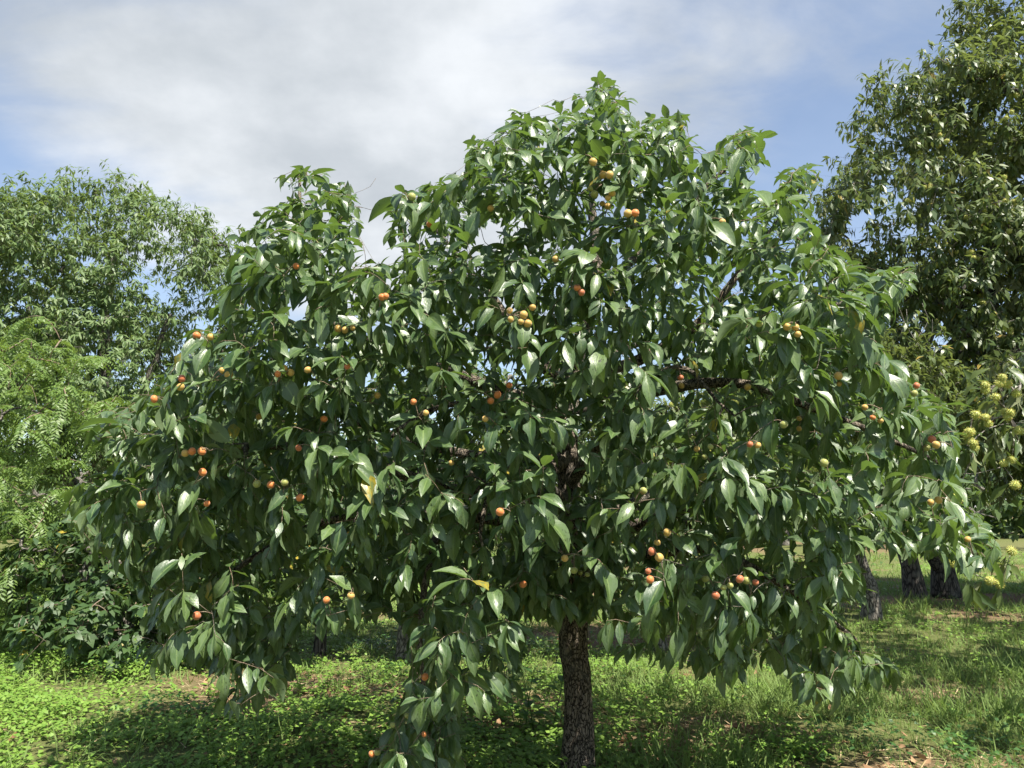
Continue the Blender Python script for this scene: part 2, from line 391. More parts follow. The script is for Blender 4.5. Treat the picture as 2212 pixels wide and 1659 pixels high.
# ------------------------------------------------------------------ leaf templates
def leaf_template(nu, nv, width, petiole=0.08, fold=0.25, curl=0.8, power=0.85, tip=1.3, wave=0.0, bites=0.0, seed=0):
    """unit leaf: y along the midrib, x across, z up; returns verts, quads, uv"""
    rg = np.random.default_rng(seed)
    t = np.linspace(0, 1, nv + 1)
    w = np.sin(np.pi * np.clip(t, 0, 1) ** power) ** 0.9 * width * 0.5
    w = w * (1 - 0.35 * np.clip((t - 0.72) / 0.28, 0, 1) ** tip) + 0.006
    w[0] = 0.008; w[-1] = 0.003
    wl = w.copy(); wr = w.copy()
    if bites:
        for ww in (wl, wr):
            for i in range(1, nv):
                if rg.random() < bites:
                    ww[i] *= rg.uniform(0.35, 0.8)
                else:
                    ww[i] *= rg.uniform(0.92, 1.06)
    th = -curl * (t - 0.15) ** 1.2 * (t > 0.15) if curl else np.zeros_like(t)
    th = np.where(np.isnan(th), 0, th)
    dy = np.cos(th); dz = np.sin(th)
    y = np.concatenate([[0], np.cumsum((dy[1:] + dy[:-1]) / 2 / nv)])
    z = np.concatenate([[0], np.cumsum((dz[1:] + dz[:-1]) / 2 / nv)])
    s = np.linspace(-1, 1, nu + 1)
    x = np.where(s[None] < 0, s[None] * wl[:, None], s[None] * wr[:, None])
    ph = rg.uniform(0, 6)
    zz = z[:, None] + np.abs(x) * fold + wave * np.abs(s)[None] * np.sin(t * 15 + ph + (s > 0)[None] * 2)[:, None] if False else \
        z[:, None] + np.abs(x) * fold + wave * np.abs(s)[None] * (np.sin(t * 15 + ph)[:, None] * np.where(s > 0, 1, -0.7)[None])
    V = np.stack([x, np.broadcast_to(y[:, None], x.shape) + petiole, zz], -1).reshape(-1, 3)
    uv = np.stack([np.broadcast_to(s[None] * 0.5 + 0.5, x.shape), np.broadcast_to(t[:, None], x.shape)], -1).reshape(-1, 2)
    i = np.arange(nv)[:, None] * (nu + 1); j = np.arange(nu)[None]
    Q = np.stack([i + j, i + j + 1, i + nu + 2 + j, i + nu + 1 + j], -1).reshape(-1, 4)
    if petiole:
        n0 = len(V)
        V = np.vstack([V, [[-0.008, 0, 0.0], [0.008, 0, 0.0]], [[-0.008, petiole + 0.02, 0.004], [0.008, petiole + 0.02, 0.004]]])
        uv = np.vstack([uv, [[0.5, 0]] * 4])
        Q = np.vstack([Q, [[n0, n0 + 1, n0 + 3, n0 + 2]]])
    return V, Q, uv
def leaves_mesh(name, tmpl, which, pos, Rm, sc, rnd, mat):
    """one joined mesh of many leaves"""
    Vs, Qs, Us, Rs = [], [], [], []; o = 0
    for k, (V, Q, uv) in enumerate(tmpl):
        s = np.where(which == k)[0]
        if not len(s):
            continue
        X = np.einsum('nij,vj->nvi', Rm[s], V) * sc[s][:, None, None] + pos[s][:, None]
        n = len(V)
        Vs.append(X.reshape(-1, 3)); Us.append(np.tile(uv, (len(s), 1))); Rs.append(np.repeat(rnd[s], n))
        Qs.append((Q[None] + (np.arange(len(s)) * n)[:, None, None]).reshape(-1, Q.shape[1]) + o)
        o += n * len(s)
    return mesh_np(name, np.vstack(Vs), [np.vstack(Qs)], mat, uv=np.vstack(Us), rnd=np.concatenate(Rs))
def frames(d, n):
    d = nrm(d)
    s = nrm(np.cross(d, n)); n = np.cross(s, d)
    return np.stack([s, d, n], -1)

# ------------------------------------------------------------------ growing a crown
def grow(limbs, targets, seed=0, arch=0.12, maxseg=None, archz=None, M=10, droop=0.06, toward=0.55):
    """join every target to the nearest wood already there, nearest first; limbs: arrays (n,3)"""
    rg = np.random.default_rng(seed)
    nodes = [np.asarray(l) for l in limbs]
    tang = [nrm(np.gradient(l, axis=0)) for l in nodes]
    own = [np.full(len(l), -1) for l in nodes]
    nd = np.vstack(nodes); tg = np.vstack(tang); ow = np.concatenate(own)
    T = np.asarray(targets)
    best = np.full(len(T), 1e9); bi = np.zeros(len(T), int)
    def upd(nd_, off):
        nonlocal best, bi
        for c in range(0, len(nd_), 400):
            D = np.linalg.norm(T[:, None] - nd_[None, c:c + 400], axis=2)
            m = D.argmin(1); dm = D[np.arange(len(T)), m]
            k = dm < best
            best = np.where(k, dm, best); bi = np.where(k, m + c + off, bi)
    upd(nd, 0)
    done = np.zeros(len(T), bool)
    br, par = [], []
    cap = len(nd) + len(T) * (M - 2)
    ND = np.zeros((cap, 3)); TG = np.zeros((cap, 3)); OW = np.zeros(cap, int)
    ND[:len(nd)] = nd; TG[:len(nd)] = tg; OW[:len(nd)] = ow; cnt = len(nd)
    for _ in range(len(T)):
        k = np.where(done, 1e9, best).argmin()
        a = ND[bi[k]]; ta = TG[bi[k]]; b = T[k]
        Lb = np.linalg.norm(b - a)
        arch_ = arch if archz is None else arch * np.interp(b[2], *archz)
        dirn = nrm(nrm(b - a) * (1 - toward) + ta * toward) 
        c1 = a + dirn * Lb * 0.4 + np.array([0, 0, arch_ * Lb])
        c2 = b + np.array([0, 0, arch_ * 1.4 * Lb]) - nrm(b - a) * Lb * 0.25 + rg.normal(0, 0.05 * Lb, 3)
        t = np.linspace(0, 1, M)[:, None]
        p = a * (1 - t) ** 3 + 3 * c1 * t * (1 - t) ** 2 + 3 * c2 * t * t * (1 - t) + b * t ** 3
        p[1:-1] += rg.normal(0, 0.007 * Lb, (M - 2, 3))
        br.append(p); par.append(OW[bi[k]])
        done[k] = True
        new = p[2:]
        n0 = cnt
        ND[cnt:cnt + M - 2] = new; TG[cnt:cnt + M - 2] = nrm(np.gradient(p, axis=0))[2:]; OW[cnt:cnt + M - 2] = len(br) - 1
        cnt += M - 2
        upd(new, n0)
    par = np.array(par)
    num = np.ones(len(br))
    for i in range(len(br) - 1, -1, -1):
        if par[i] >= 0:
            num[par[i]] += num[i]
    return np.array(br), par, num
def on_twigs(br, nleaf, rg, lo=0.3, hi=1.0):
    """leaf sites along the shoots: position, tangent, running side"""
    NT, Mm = br.shape[:2]
    tw = np.repeat(np.arange(NT), nleaf)
    k = np.concatenate([np.arange(n) for n in nleaf])
    nn = np.repeat(nleaf, nleaf)
    t = lo + (hi - lo) * (k + 0.5 + rg.uniform(-0.3, 0.3, len(k))) / nn
    x = np.clip(t, 0, 1) * (Mm - 1); i = np.minimum(x.astype(int), Mm - 2); f = (x - i)[:, None]
    a = br[tw, i]; b = br[tw, i + 1]
    return tw, a * (1 - f) + b * f, nrm(b - a), np.where(k % 2 == 0, 1.0, -1.0), t
def pick_visible(pos, sc, maxn, cell=26, box=(0, 2212, 0, 1659)):
    """the leaves that show largest: nearest one in each patch of the view"""
    u, v, dep = project(pos)
    ok = (u > box[0]) & (u < box[1]) & (v > box[2]) & (v < box[3]) & (dep > 0)
    o = np.argsort(dep)
    seen = set(); out = []
    for i in o:
        if not ok[i]:
            continue
        c = (int(u[i] // cell), int(v[i] // cell))
        if c in seen:
            continue
        seen.add(c); out.append(i)
    out = np.array(out, int)
    out = out[np.argsort(-(sc / dep)[out])][:maxn]
    m = np.zeros(len(pos), bool); m[out] = True
    return m
def leaf_objects(parent, tm, which, pos, Rm, sc, sel, name='leaf'):
    for i in np.where(sel)[0]:
        o = link(name, tm[which[i]], parent)
        M4 = np.eye(4); M4[:3, :3] = Rm[i] * sc[i]; M4[:3, 3] = pos[i]
        o.matrix_basis = Matrix(M4.tolist())

# ------------------------------------------------------------------ ground
def build_ground():
    ax = lambda f0, f1, st, far: np.concatenate([-np.geomspace(far, -f0 + 1, 14)[:-1] if f0 < 0 else [], np.arange(f0, f1, st), np.geomspace(f1, far, 14)])
    xs = np.concatenate([-np.geomspace(900, 14.5, 16), np.arange(-14, 14.01, 0.24), np.geomspace(14.5, 900, 16)])
    ys = np.concatenate([-np.geomspace(300, 3, 8), np.arange(-2, 22.01, 0.24), np.geomspace(22.5, 1400, 22)])
    X, Y = np.meshgrid(xs, ys)
    Z = gz(X, Y)
    V = np.stack([X, Y, Z], -1).reshape(-1, 3)
    n = len(xs); i = np.arange(len(ys) - 1)[:, None] * n; j = np.arange(n - 1)[None]
    Q = np.stack([i + j, i + j + 1, i + n + 1 + j, i + n + j], -1).reshape(-1, 4)
    m, t = newmat('orchard_floor'); l = t.links.new
    at = N(t, 'ShaderNodeAttribute', attribute_name='rnd')
    tcn = N(t, 'ShaderNodeTexCoord')
    n1_ = N(t, 'ShaderNodeTexNoise', inp={'Scale': 9.0, 'Detail': 8.0, 'Roughness': 0.65}); l(tcn.outputs['Object'], n1_.inputs['Vector'])
    n2_ = N(t, 'ShaderNodeTexNoise', inp={'Scale': 34.0, 'Detail': 8.0, 'Roughness': 0.75}); l(tcn.outputs['Object'], n2_.inputs['Vector'])
    soil = N(t, 'ShaderNodeMix', data_type='RGBA'); l(n2_.outputs[0], soil.inputs[0]); soil.inputs[6].default_value = (0.075, 0.042, 0.026, 1); soil.inputs[7].default_value = (0.30, 0.20, 0.125, 1)
    gr = N(t, 'ShaderNodeMix', data_type='RGBA'); l(n2_.outputs[0], gr.inputs[0]); gr.inputs[6].default_value = (0.035, 0.055, 0.016, 1); gr.inputs[7].default_value = (0.19, 0.20, 0.075, 1)
    a2 = N(t, 'ShaderNodeMath', operation='MULTIPLY_ADD', inp={1: 0.8, 2: -0.4}); l(n1_.outputs[0], a2.inputs[0])
    a3 = N(t, 'ShaderNodeMath', operation='ADD', use_clamp=True); l(at.outputs['Fac'], a3.inputs[0]); l(a2.outputs[0], a3.inputs[1])
    mx_ = N(t, 'ShaderNodeMix', data_type='RGBA'); l(a3.outputs[0], mx_.inputs[0]); l(gr.outputs[2], mx_.inputs[6]); l(soil.outputs[2], mx_.inputs[7])
    pb = N(t, 'ShaderNodeBsdfPrincipled', inp={'Roughness': 0.95, 'Specular IOR Level': 0.1}); l(mx_.outputs[2], pb.inputs['Base Color'])
    bp = N(t, 'ShaderNodeBump', inp={'Strength': 0.8, 'Distance': 0.03}); l(n2_.outputs[0], bp.inputs['Height']); l(bp.outputs[0], pb.inputs['Normal'])
    out = N(t, 'ShaderNodeOutputMaterial'); l(pb.outputs[0], out.inputs[0])
    me = mesh_np('ground', V, [Q], m, rnd=bare(V[:, 0], V[:, 1]))
    o = link('ground', me); o['kind'] = 'structure'
build_ground()

# ------------------------------------------------------------------ the persimmon tree
TREE = np.array([0.42, 4.9, 0.0])
SIL = [(1300,160),(1350,200),(1372,260),(1420,240),(1482,240),(1495,300),(1478,345),(1520,350),(1560,300),(1600,275),(1655,290),(1640,345),(1612,380),
       (1645,425),(1680,400),(1690,365),(1765,352),(1768,390),(1752,440),(1765,500),(1810,545),(1870,590),(1920,570),(1980,580),(1970,615),(1930,650),
       (1905,700),(1890,745),(1935,780),(1975,820),(2040,865),(2078,955),(2066,1010),(2085,1080),(2140,1130),(2165,1195),(2090,1228),(2030,1195),(1960,1195),
       (1880,1180),(1850,1200),(1868,1250),(1865,1285),(1815,1300),(1812,1345),(1865,1390),(1945,1435),(1900,1450),(1862,1485),(1800,1505),(1728,1495),
       (1700,1440),(1640,1420),(1590,1470),(1500,1440),(1400,1420),(1310,1420),(1300,1370),(1275,1340),(1215,1340),(1195,1385),(1135,1410),(1125,1455),
       (1095,1510),(1005,1540),(1010,1690),(820,1690),(800,1640),(850,1560),(885,1470),(880,1400),(862,1335),(815,1325),(838,1385),(790,1415),(745,1365),
       (650,1370),(625,1430),(560,1520),(500,1535),(468,1480),(405,1435),(325,1435),(285,1390),(318,1330),(290,1250),(205,1185),(132,1115),(135,1065),
       (200,1025),(260,1000),(310,985),(225,965),(182,930),(225,885),(320,845),(380,780),(412,715),(470,690),(465,625),(505,560),(498,490),(540,465),
       (590,440),(610,405),(580,385),(640,350),(710,370),(765,410),(792,470),(788,545),(812,575),(838,520),(820,450),(880,408),(960,385),(1008,375),
       (1015,290),(1060,300),(1105,232),(1190,262),(1188,205),(1240,198)]
GAPS = [[(620,620),(668,610),(672,690),(625,690)], [(780,470),(828,470),(835,540),(800,575),(775,540)], [(640,1345),(870,1335),(880,1460),(640,1460)],
        [(1560,590),(1600,590),(1600,640),(1565,640)], [(1195,1060),(1262,1060),(1262,960),(1200,960)]]
def Rz(z):
    return np.interp(z, [0.1, 0.5, 0.9, 1.5, 2.2, 3.0, 3.8, 4.7], [1.7, 2.1, 2.5, 3.0, 2.8, 2.15, 1.65, 0.9])
def crown_ok(p):
    u, v, dep = project(p)
    ok = inpoly(u, v, SIL)
    for g in GAPS:
        ok &= ~inpoly(u, v, g)
    h = np.hypot(p[:, 0] - TREE[0], p[:, 1] - TREE[1])
    ok &= (h < Rz(p[:, 2])) & (dep > 3.0) & (p[:, 2] > 0.15)
    return ok
def limb_px(pts, n, z=None):
    return resample([P(*q) for q in pts], n)
trunk_c = np.vstack([[[0.385, 4.90, -0.12], [0.385, 4.90, 0.05], [0.400, 4.905, 0.30], [0.392, 4.90, 0.62]], [P(1238, 1400, 4.9), P(1240, 1300, 4.9), P(1234, 1150, 4.9), P(1228, 1020, 4.92), P(1226, 900, 4.93), P(1240, 800, 4.95)]])
tree = thing('persimmon_tree', (0.42, 4.9, 0.0), 'wide spreading persimmon tree with glossy drooping leaves and small orange fruit', 'tree')
def build_trunk(parent):
    p = resample(trunk_c, 150)
    zz = p[:, 2]
    r = np.interp(zz, [-0.15, 0.0, 0.15, 0.5, 0.9, 1.4, 1.9, 2.5], [0.150, 0.128, 0.102, 0.086, 0.088, 0.080, 0.070, 0.056])
    ns = 56
    th = np.linspace(0, 2 * np.pi, ns, endpoint=False)
    tw = 2.3 * zz[:, None] + 3.6
    # two stems grown together and twisted: deep seams running up the trunk
    a = np.angle(np.exp(1j * (th[None] - tw)))
    b = np.angle(np.exp(1j * (th[None] - tw - 2.7)))
    rr = r[:, None] * (1 - 0.24 * np.exp(-(a / 0.22) ** 2) - 0.13 * np.exp(-(b / 0.25) ** 2) + 0.06 * np.cos(2 * (th[None] - tw)))
    rr = rr * (1 + 0.10 * (fbm(np.cos(th)[None] * 2 + 3, zz[:, None] * 3 + np.sin(th)[None] * 2, 1.0, 3) - 0.5))
    rr += 0.009 * (fbm(np.broadcast_to(th[None] * 6.3, rr.shape), np.broadcast_to(zz[:, None] * 34, rr.shape), 1.0, 2) - 0.5)
    V = p[:, None] + np.stack([np.cos(th)[None] * rr, np.sin(th)[None] * rr, np.zeros_like(rr)], -1)
    n = len(p)
    i = np.arange(n - 1)[:, None] * ns; j = np.arange(ns)[None]; k = (j + 1) % ns
    Q = np.stack([i + j, i + k, i + ns + k, i + ns + j], -1).reshape(-1, 4)
    me = mesh_np('trunk', V.reshape(-1, 3), [Q], M_bark)
    link('trunk', me, parent)
build_trunk(tree)
LIMBS = [
 ([(1240,800,4.95),(1262,700,5.0),(1290,560,5.05),(1275,420,5.05),(1290,280,5.05),(1300,190,5.05)], .052, .010),
 ([(1246,800,4.95),(1300,620,4.9),(1400,540,4.85),(1500,430,4.8),(1620,310,4.7)], .036, .006),
 ([(1240,830,4.93),(1330,800,4.8),(1480,720,4.6),(1620,560,4.5),(1740,390,4.4)], .036, .006),
 ([(1235,830,4.93),(1150,770,4.95),(1060,640,5.0),(960,520,5.0),(900,440,5.0)], .040, .006),
 ([(1228,900,4.92),(1050,830,4.7),(860,760,4.6),(710,690,4.6),(660,560,4.6),(650,380,4.6)], .036, .006),
 ([(1222,985,4.9),(1169,1023,4.6),(1000,1060,4.2),(800,1000,3.9),(600,960,3.75),(420,980,3.7),(250,1050,3.7)], .042, .005),
 ([(1224,960,4.9),(1150,930,4.4),(1050,880,3.9),(950,880,3.55),(860,930,3.4)], .030, .005),
 ([(1228,900,4.92),(1329,869,4.7),(1450,840,4.3),(1600,830,3.9),(1750,880,3.75),(1900,940,3.75),(2030,1000,3.75)], .040, .005),
 ([(1232,1180,4.9),(1330,1150,4.8),(1420,1120,4.6),(1600,1080,4.3),(1800,1080,4.15),(2000,1110,4.1)], .038, .005),
 ([(1235,1230,4.9),(1400,1200,4.4),(1550,1190,4.1),(1700,1270,3.95),(1850,1380,3.9)], .030, .005),
 ([(1232,1150,4.9),(1100,1130,4.6),(900,1110,4.3),(700,1130,4.1),(520,1220,4.0),(400,1330,3.95)], .034, .005),
 ([(1228,1100,4.9),(1180,1050,4.4),(1100,1010,3.9),(1060,1060,3.55),(1040,1150,3.4)], .030, .005),
 ([(950,1115,4.37),(930,1200,4.1),(905,1350,3.95),(912,1480,3.9),(930,1600,3.85)], .016, .004),
 ([(1228,1000,4.9),(1000,980,5.0),(750,900,5.0),(560,800,4.9),(430,740,4.75)], .032, .005),
 ([(1500,770,4.58),(1650,720,4.4),(1800,660,4.3),(1940,600,4.3)], .020, .004),
]
limb_pts = [limb_px(a, 40) for a, _, _ in LIMBS]
back = [[P(1236, 860, 4.94), [0.2, 5.6, 2.7], [-0.3, 6.3, 2.9], [-0.7, 7.0, 2.6]], [P(1238, 820, 4.95), [0.9, 5.6, 2.8], [1.4, 6.3, 3.0], [1.7, 7.0, 2.7]],
        [P(1230, 1100, 4.9), [0.0, 5.6, 1.8], [-0.7, 6.4, 1.9], [-1.4, 7.0, 1.6]], [P(1232, 1150, 4.9), [1.0, 5.5, 1.7], [1.7, 6.1, 1.8], [2.3, 6.6, 1.5]],
        [P(1228, 1050, 4.9), [0.6, 4.4, 2.1], [0.8, 3.8, 2.3], [0.95, 3.3, 2.0]]]
rad = [(a, max(b, 0.009)) for _, a, b in LIMBS] + [(.034, .005)] * 5
limb_pts += [resample(b, 40) for b in back]
rgp = np.random.default_rng(21)
for k, lp in enumerate(limb_pts):     # knobbly, slightly crooked wood
    wob = np.stack([fbm(np.linspace(0, 6, 40) + k * 9, np.full(40, c * 7.0), 1.0, 3) - 0.5 for c in range(3)], 1)
    lp += wob * 0.035 * np.clip(np.linspace(0, 6, 40), 0, 1)[:, None]
for k, (lp, (a, b)) in enumerate(zip(limb_pts, rad)):
    V, Q, T = tube(lp, a * (1 - np.linspace(0, 1, 40)) ** 1.1 + b, 12, lump=0.09, seed=k * 3.3)
    link('limb', mesh_np('limb', V, [Q, T], M_bark if a > .028 else M_limb), tree)

def sample_crown(n, shell, seed, tries=400000):
    rg = np.random.default_rng(seed)
    u = rg.uniform(120, 2180, tries); v = rg.uniform(150, 1690, tries)
    Y = rg.uniform(2.9, 7.6, tries)
    p = CAM + rays(u, v) * Y[:, None]
    ok = crown_ok(p)
    p = p[ok]
    h = np.hypot(p[:, 0] - TREE[0], p[:, 1] - TREE[1]) / Rz(p[:, 2])
    front = np.clip((TREE[1] + 1.4 - p[:, 1]) / 1.2, 0.22, 1)
    w = np.clip((h - shell) * 1.6, 0.06, 1) * front
    # boughs lie in drooping tiers with dark gaps between them
    ang = np.arctan2(p[:, 1] - TREE[1], p[:, 0] - TREE[0])
    tz = p[:, 2] + 0.30 * h * Rz(p[:, 2])
    tier = 0.55 * fbm(np.cos(ang) * 3.2 + 5, tz * 3.0 + np.sin(ang) * 2.6, 1.0, 2) + 0.45 * fbm(p[:, 0] * 2.2 + p[:, 1] * 1.1, p[:, 2] * 3.1 - p[:, 1], 1.0, 2)
    w = w * np.clip((tier - 0.38) * 7, 0.20, 1)
    p = p[rg.random(len(p)) < w]
    # keep them apart from each other
    out = []; grid = {}
    md = 0.066
    for q in p:
        c = tuple((q // md).astype(int))
        bad = False
        for dx in (-1, 0, 1):
            for dy in (-1, 0, 1):
                for dz in (-1, 0, 1):
                    for o in grid.get((c[0] + dx, c[1] + dy, c[2] + dz), ()):
                        if (o - q) @ (o - q) < md * md:
                            bad = True
        if bad:
            continue
        grid.setdefault(c, []).append(q); out.append(q)
        if len(out) >= n:
            break
    return np.array(out)

# visible fruit of the photograph: direction and ripeness
FRUIT = [(425,725,'o'),(455,728,'y'),(415,975,'o'),(436,975,'o'),(400,979,'y'),(438,1020,'o'),(333,862,'o'),(600,808,'o'),(613,795,'y'),(628,805,'y'),(480,800,'y'),(494,809,'y'),
 (393,818,'r'),(390,836,'y'),(640,575,'o'),(648,1075,'o'),(585,1047,'o'),(555,1045,'g'),(615,1042,'g'),(447,1088,'o'),(305,1090,'y'),(758,1287,'y'),(705,1296,'o'),(425,1330,'r'),
 (890,425,'g'),(928,485,'o'),(915,592,'r'),(833,640,'o'),(825,642,'o'),(730,710,'y'),(745,713,'y'),(762,708,'y'),(750,792,'r'),(665,799,'y'),(1060,866,'o'),(1075,853,'o'),(920,892,'y'),
 (893,868,'o'),(815,854,'y'),(1103,690,'y'),(1101,671,'y'),(1125,695,'y'),(1140,699,'y'),(1131,680,'y'),(1150,664,'y'),(1247,622,'o'),(1256,632,'r'),(1275,408,'g'),(1284,420,'g'),
 (1313,428,'y'),(1322,418,'y'),(1313,446,'y'),(1301,440,'y'),(1372,460,'o'),(1356,461,'y'),(1303,378,'y'),(1317,378,'y'),(1281,350,'y'),(1470,816,'r'),(1472,833,'y'),(1505,970,'y'),(1535,965,'g'),
 (1522,987,'g'),(1620,960,'r'),(1637,962,'y'),(1693,917,'g'),(1726,904,'y'),(1726,926,'y'),(1811,812,'y'),(1813,829,'y'),(1885,902,'o'),(1902,909,'y'),(1868,880,'y'),(1980,833,'r'),
 (1975,850,'g'),(2013,949,'r'),(2022,961,'y'),(2002,968,'g'),(2027,1080,'y'),(2010,1085,'y'),(1700,706,'y'),(1718,707,'y'),(1723,722,'y'),(1441,1150,'y'),(1420,1172,'y'),(1408,1191,'r'),
 (1400,1234,'r'),(1404,1252,'o'),(1424,1204,'y'),(1220,1206,'y'),(1240,1232,'g'),(1254,1237,'g'),(1269,1241,'g'),(1130,1262,'o'),(1080,1106,'o'),(1524,1250,'g'),(1546,1286,'r'),
 (1563,1269,'g'),(1577,1265,'g'),(1612,1254,'g'),(1598,1251,'r'),(1632,1258,'r'),(918,1462,'o'),(803,1629,'o'),(815,1625,'g'),(880,1546,'g'),(916,1586,'o'),(848,1566,'g'),(645,968,'r'),
 (1100,832,'o'),(1615,836,'y'),(1048,905,'y'),(975,1000,'y'),(1390,1060,'g'),(1780,1000,'g'),(2090,1165,'y'),(560,900,'y'),(700,905,'o'),(1560,480,'y'),(1640,700,'g'),(1200,560,'y'),(1060,450,'y')]

TIPS = [(812,385,5.0),(640,358,4.6),(700,375,4.6),(590,385,4.6),(1300,168,5.05),(1350,205,5.05),(1245,205,5.05),(1110,240,5.0),(1195,215,5.0),(1020,292,5.0),(1470,245,4.9),(1640,292,4.65),(1600,285,4.7),(1745,358,4.4),(1700,372,4.4),(1960,580,4.3),(2030,868,3.8),(2140,1170,4.0),(1930,1432,3.9),(150,1085,3.75),(200,925,3.7),(505,1510,3.95),(1560,1450,4.0),(1770,1480,3.9)]
rgx = np.random.default_rng(61)
FILL = []
for (u0, u1, v0, v1, y0, y1, m_) in ((1120, 1380, 800, 950, 3.7, 4.6, 70), (1110, 1360, 1070, 1320, 3.6, 4.6, 130), (1150, 1660, 470, 820, 4.2, 5.9, 190), (780, 1130, 1060, 1330, 3.7, 4.9, 110), (1380, 1800, 1050, 1350, 3.7, 4.9, 110), (960, 1250, 330, 620, 4.5, 5.6, 80)):
    for _ in range(m_):
        FILL.append(P(rgx.uniform(u0, u1), rgx.uniform(v0, v1), rgx.uniform(y0, y1)))
FILL = np.array(FILL)
def build_crown():
    targets = np.vstack([sample_crown(5200, 0.22, 5, 900000), [P(*q) for q in TIPS], FILL])
    # boughs first (sparser points deeper inside), then shoots
    br, par, num = grow(limb_pts, targets, seed=3, arch=0.10, toward=0.20, archz=([2.4, 3.3, 4.0], [1.0, -0.6, -1.6]))
    rg = np.random.default_rng(11)
    Lb = np.linalg.norm(br[:, -1] - br[:, 0], axis=1)
    lines_big, lines_small = [], []
    ln_ = np.vstack(limb_pts); lr_ = np.concatenate([a * (1 - np.linspace(0, 1, 40)) ** 1.1 + b for a, b in rad])
    rbr = []
    for i, (b, n) in enumerate(zip(br, num)):
        r0 = 0.0016 * (n + 0.6) ** 0.45
        if par[i] < 0:
            cap = lr_[np.argmin(np.linalg.norm(ln_ - b[0], axis=1))] * 0.9
        else:
            pb_ = br[par[i]]; cap = rbr[par[i]][np.argmin(np.linalg.norm(pb_ - b[0], axis=1))] * 0.92
        r0 = min(r0, cap)
        r = np.linspace(r0, max(r0 * 0.5, 0.0014), len(b))
        rbr.append(r)
        (lines_big if n >= 14 else lines_small).append((b, r))
    for b, r in lines_big:
        V, Q, T = tube(resample(b, 9), np.interp(np.linspace(0, 1, 9), np.linspace(0, 1, len(r)), r), 5, lump=0.1)
        link('branch', mesh_np('branch', V, [Q, T], M_limb), tree)
    o = link('twigs', tubes_mesh('twigs', [(b[[0, 3, 6, 9]], r[[0, 3, 6, 9]]) for b, r in lines_small], M_twig, 3), tree); o['kind'] = 'stuff'
    # leaves along every shoot
    nleaf = np.clip(np.round(Lb / 0.036), 5, 12).astype(int)
    lo = np.clip(1 - 0.42 / np.maximum(Lb, 0.3), 0.05, 0.5)
    tw, pos, tan, side, t = on_twigs(br, nleaf, rg)
    t2 = lo[tw] + (1 - lo[tw]) * t
    x = np.clip(t2, 0, 1) * 9; i = np.minimum(x.astype(int), 8); f = (x - i)[:, None]
    pos = br[tw, i] * (1 - f) + br[tw, i + 1] * f
    tan = nrm(br[tw, i + 1] - br[tw, i])
    n = len(pos)
    h = pos - np.array([TREE[0], TREE[1], 0])
    rad_out = nrm(np.stack([h[:, 0], h[:, 1], np.zeros(n)], 1))
    sv = nrm(np.cross(tan, np.array([0, 0, 1.0]) + rg.normal(0, 0.15, (n, 3))))
    k = np.interp(pos[:, 2], [1.0, 2.0, 3.0, 4.2], [0.55, 0.47, 0.38, 0.26])[:, None] + rg.normal(0, 0.19, (n, 1)) - 0.30 * (rg.random((n, 1)) < 0.18)
    k = np.clip(k, 0.05, 0.97)
    o_ = nrm(tan * 0.75 + sv * side[:, None] * 0.8 + rad_out * 0.25 + rg.normal(0, 0.22, (n, 3)))
    d = nrm(o_ * (1 - k) + np.array([0, 0, -1.0]) * k)
    nn = rad_out * 0.45 + np.array([0, 0, 0.90]) + rg.normal(0, 0.36, (n, 3)) + sv * side[:, None] * 0.3
    # the leaf blade turns towards the open side
    Rm = frames(d, nn)
    sc = np.clip(rg.normal(0.103, 0.030, n), 0.040, 0.165) * np.interp(t2, [0.2, 1.0], [0.9, 1.05])
    sc *= np.interp(pos[:, 2], [2.6, 3.8], [1.0, 0.74])
    rnd = rg.random(n)
    # no leaf may stick out of the crown or hang in front of a fruit
    tipp = pos + d * (sc * 1.05)[:, None]
    u, v, dep = project(pos + d * (sc * 0.6)[:, None])
    keep = np.linalg.norm(pos - CAM, axis=1) > 2.75
    gapm = np.zeros(n, bool)
    for g in GAPS:
        gapm |= inpoly(u, v, g)
    keep &= ~(gapm & (rg.random(n) < 0.8))
    keep &= inpoly(u, v, SIL) | (rg.random(n) < 0.12)
    twn = br.reshape(-1, 3)
    tu, tv, td = project(twn)
    lu, lv, ld = project(pos)
    stalks = []
    fr = []
    for (fu, fv, kind) in FRUIT:
        q = np.hypot(tu - fu, tv - fv)
        c = np.where(q < 34)[0]
        if not len(c):
            c = np.argsort(q)[:6]
        j = c[np.argmin(td[c])]
        Yd = twn[j][1] - 0.02
        fp = P(fu, fv, Yd)
        hid = (np.hypot(u - fu, v - fv) < 30 * 4.2 / Yd * 0.9) & (dep < Yd * 1.0 + 0.02) & keep
        keep &= ~(hid & (np.hypot(u - fu, v - fv) < 20 * 4.2 / Yd))
        fr.append((fp, twn[j], kind))
        stalks.append((resample(np.array([twn[j], (twn[j] + fp) / 2 + [0, 0, 0.012], fp + [0, 0, 0.012]]), 5), 0.0018))
    o = link('fruit_stalks', tubes_mesh('fruit_stalks', stalks, M_twig, 4), tree); o['kind'] = 'stuff'
    pos, Rm, sc, rnd, d = pos[keep], Rm[keep], sc[keep], rnd[keep], d[keep]
    tmpl = []
    for q in range(12):
        g = np.random.default_rng(50 + q)
        tmpl.append(leaf_template(2, 5, g.uniform(0.34, 0.48), petiole=0.09, fold=g.uniform(0.10, 0.55), curl=g.uniform(0.35, 1.35), power=g.uniform(0.78, 0.95), wave=g.uniform(0.006, 0.02), bites=[0, 0.05, 0, 0.10, 0.14, 0.2, 0.3, 0.05, 0.4, 0, 0.25, 0.15][q], seed=80 + q))
    which = rg.integers(0, 12, len(pos))
    sel = pick_visible(pos + d * (sc * 0.5)[:, None], sc, 300)
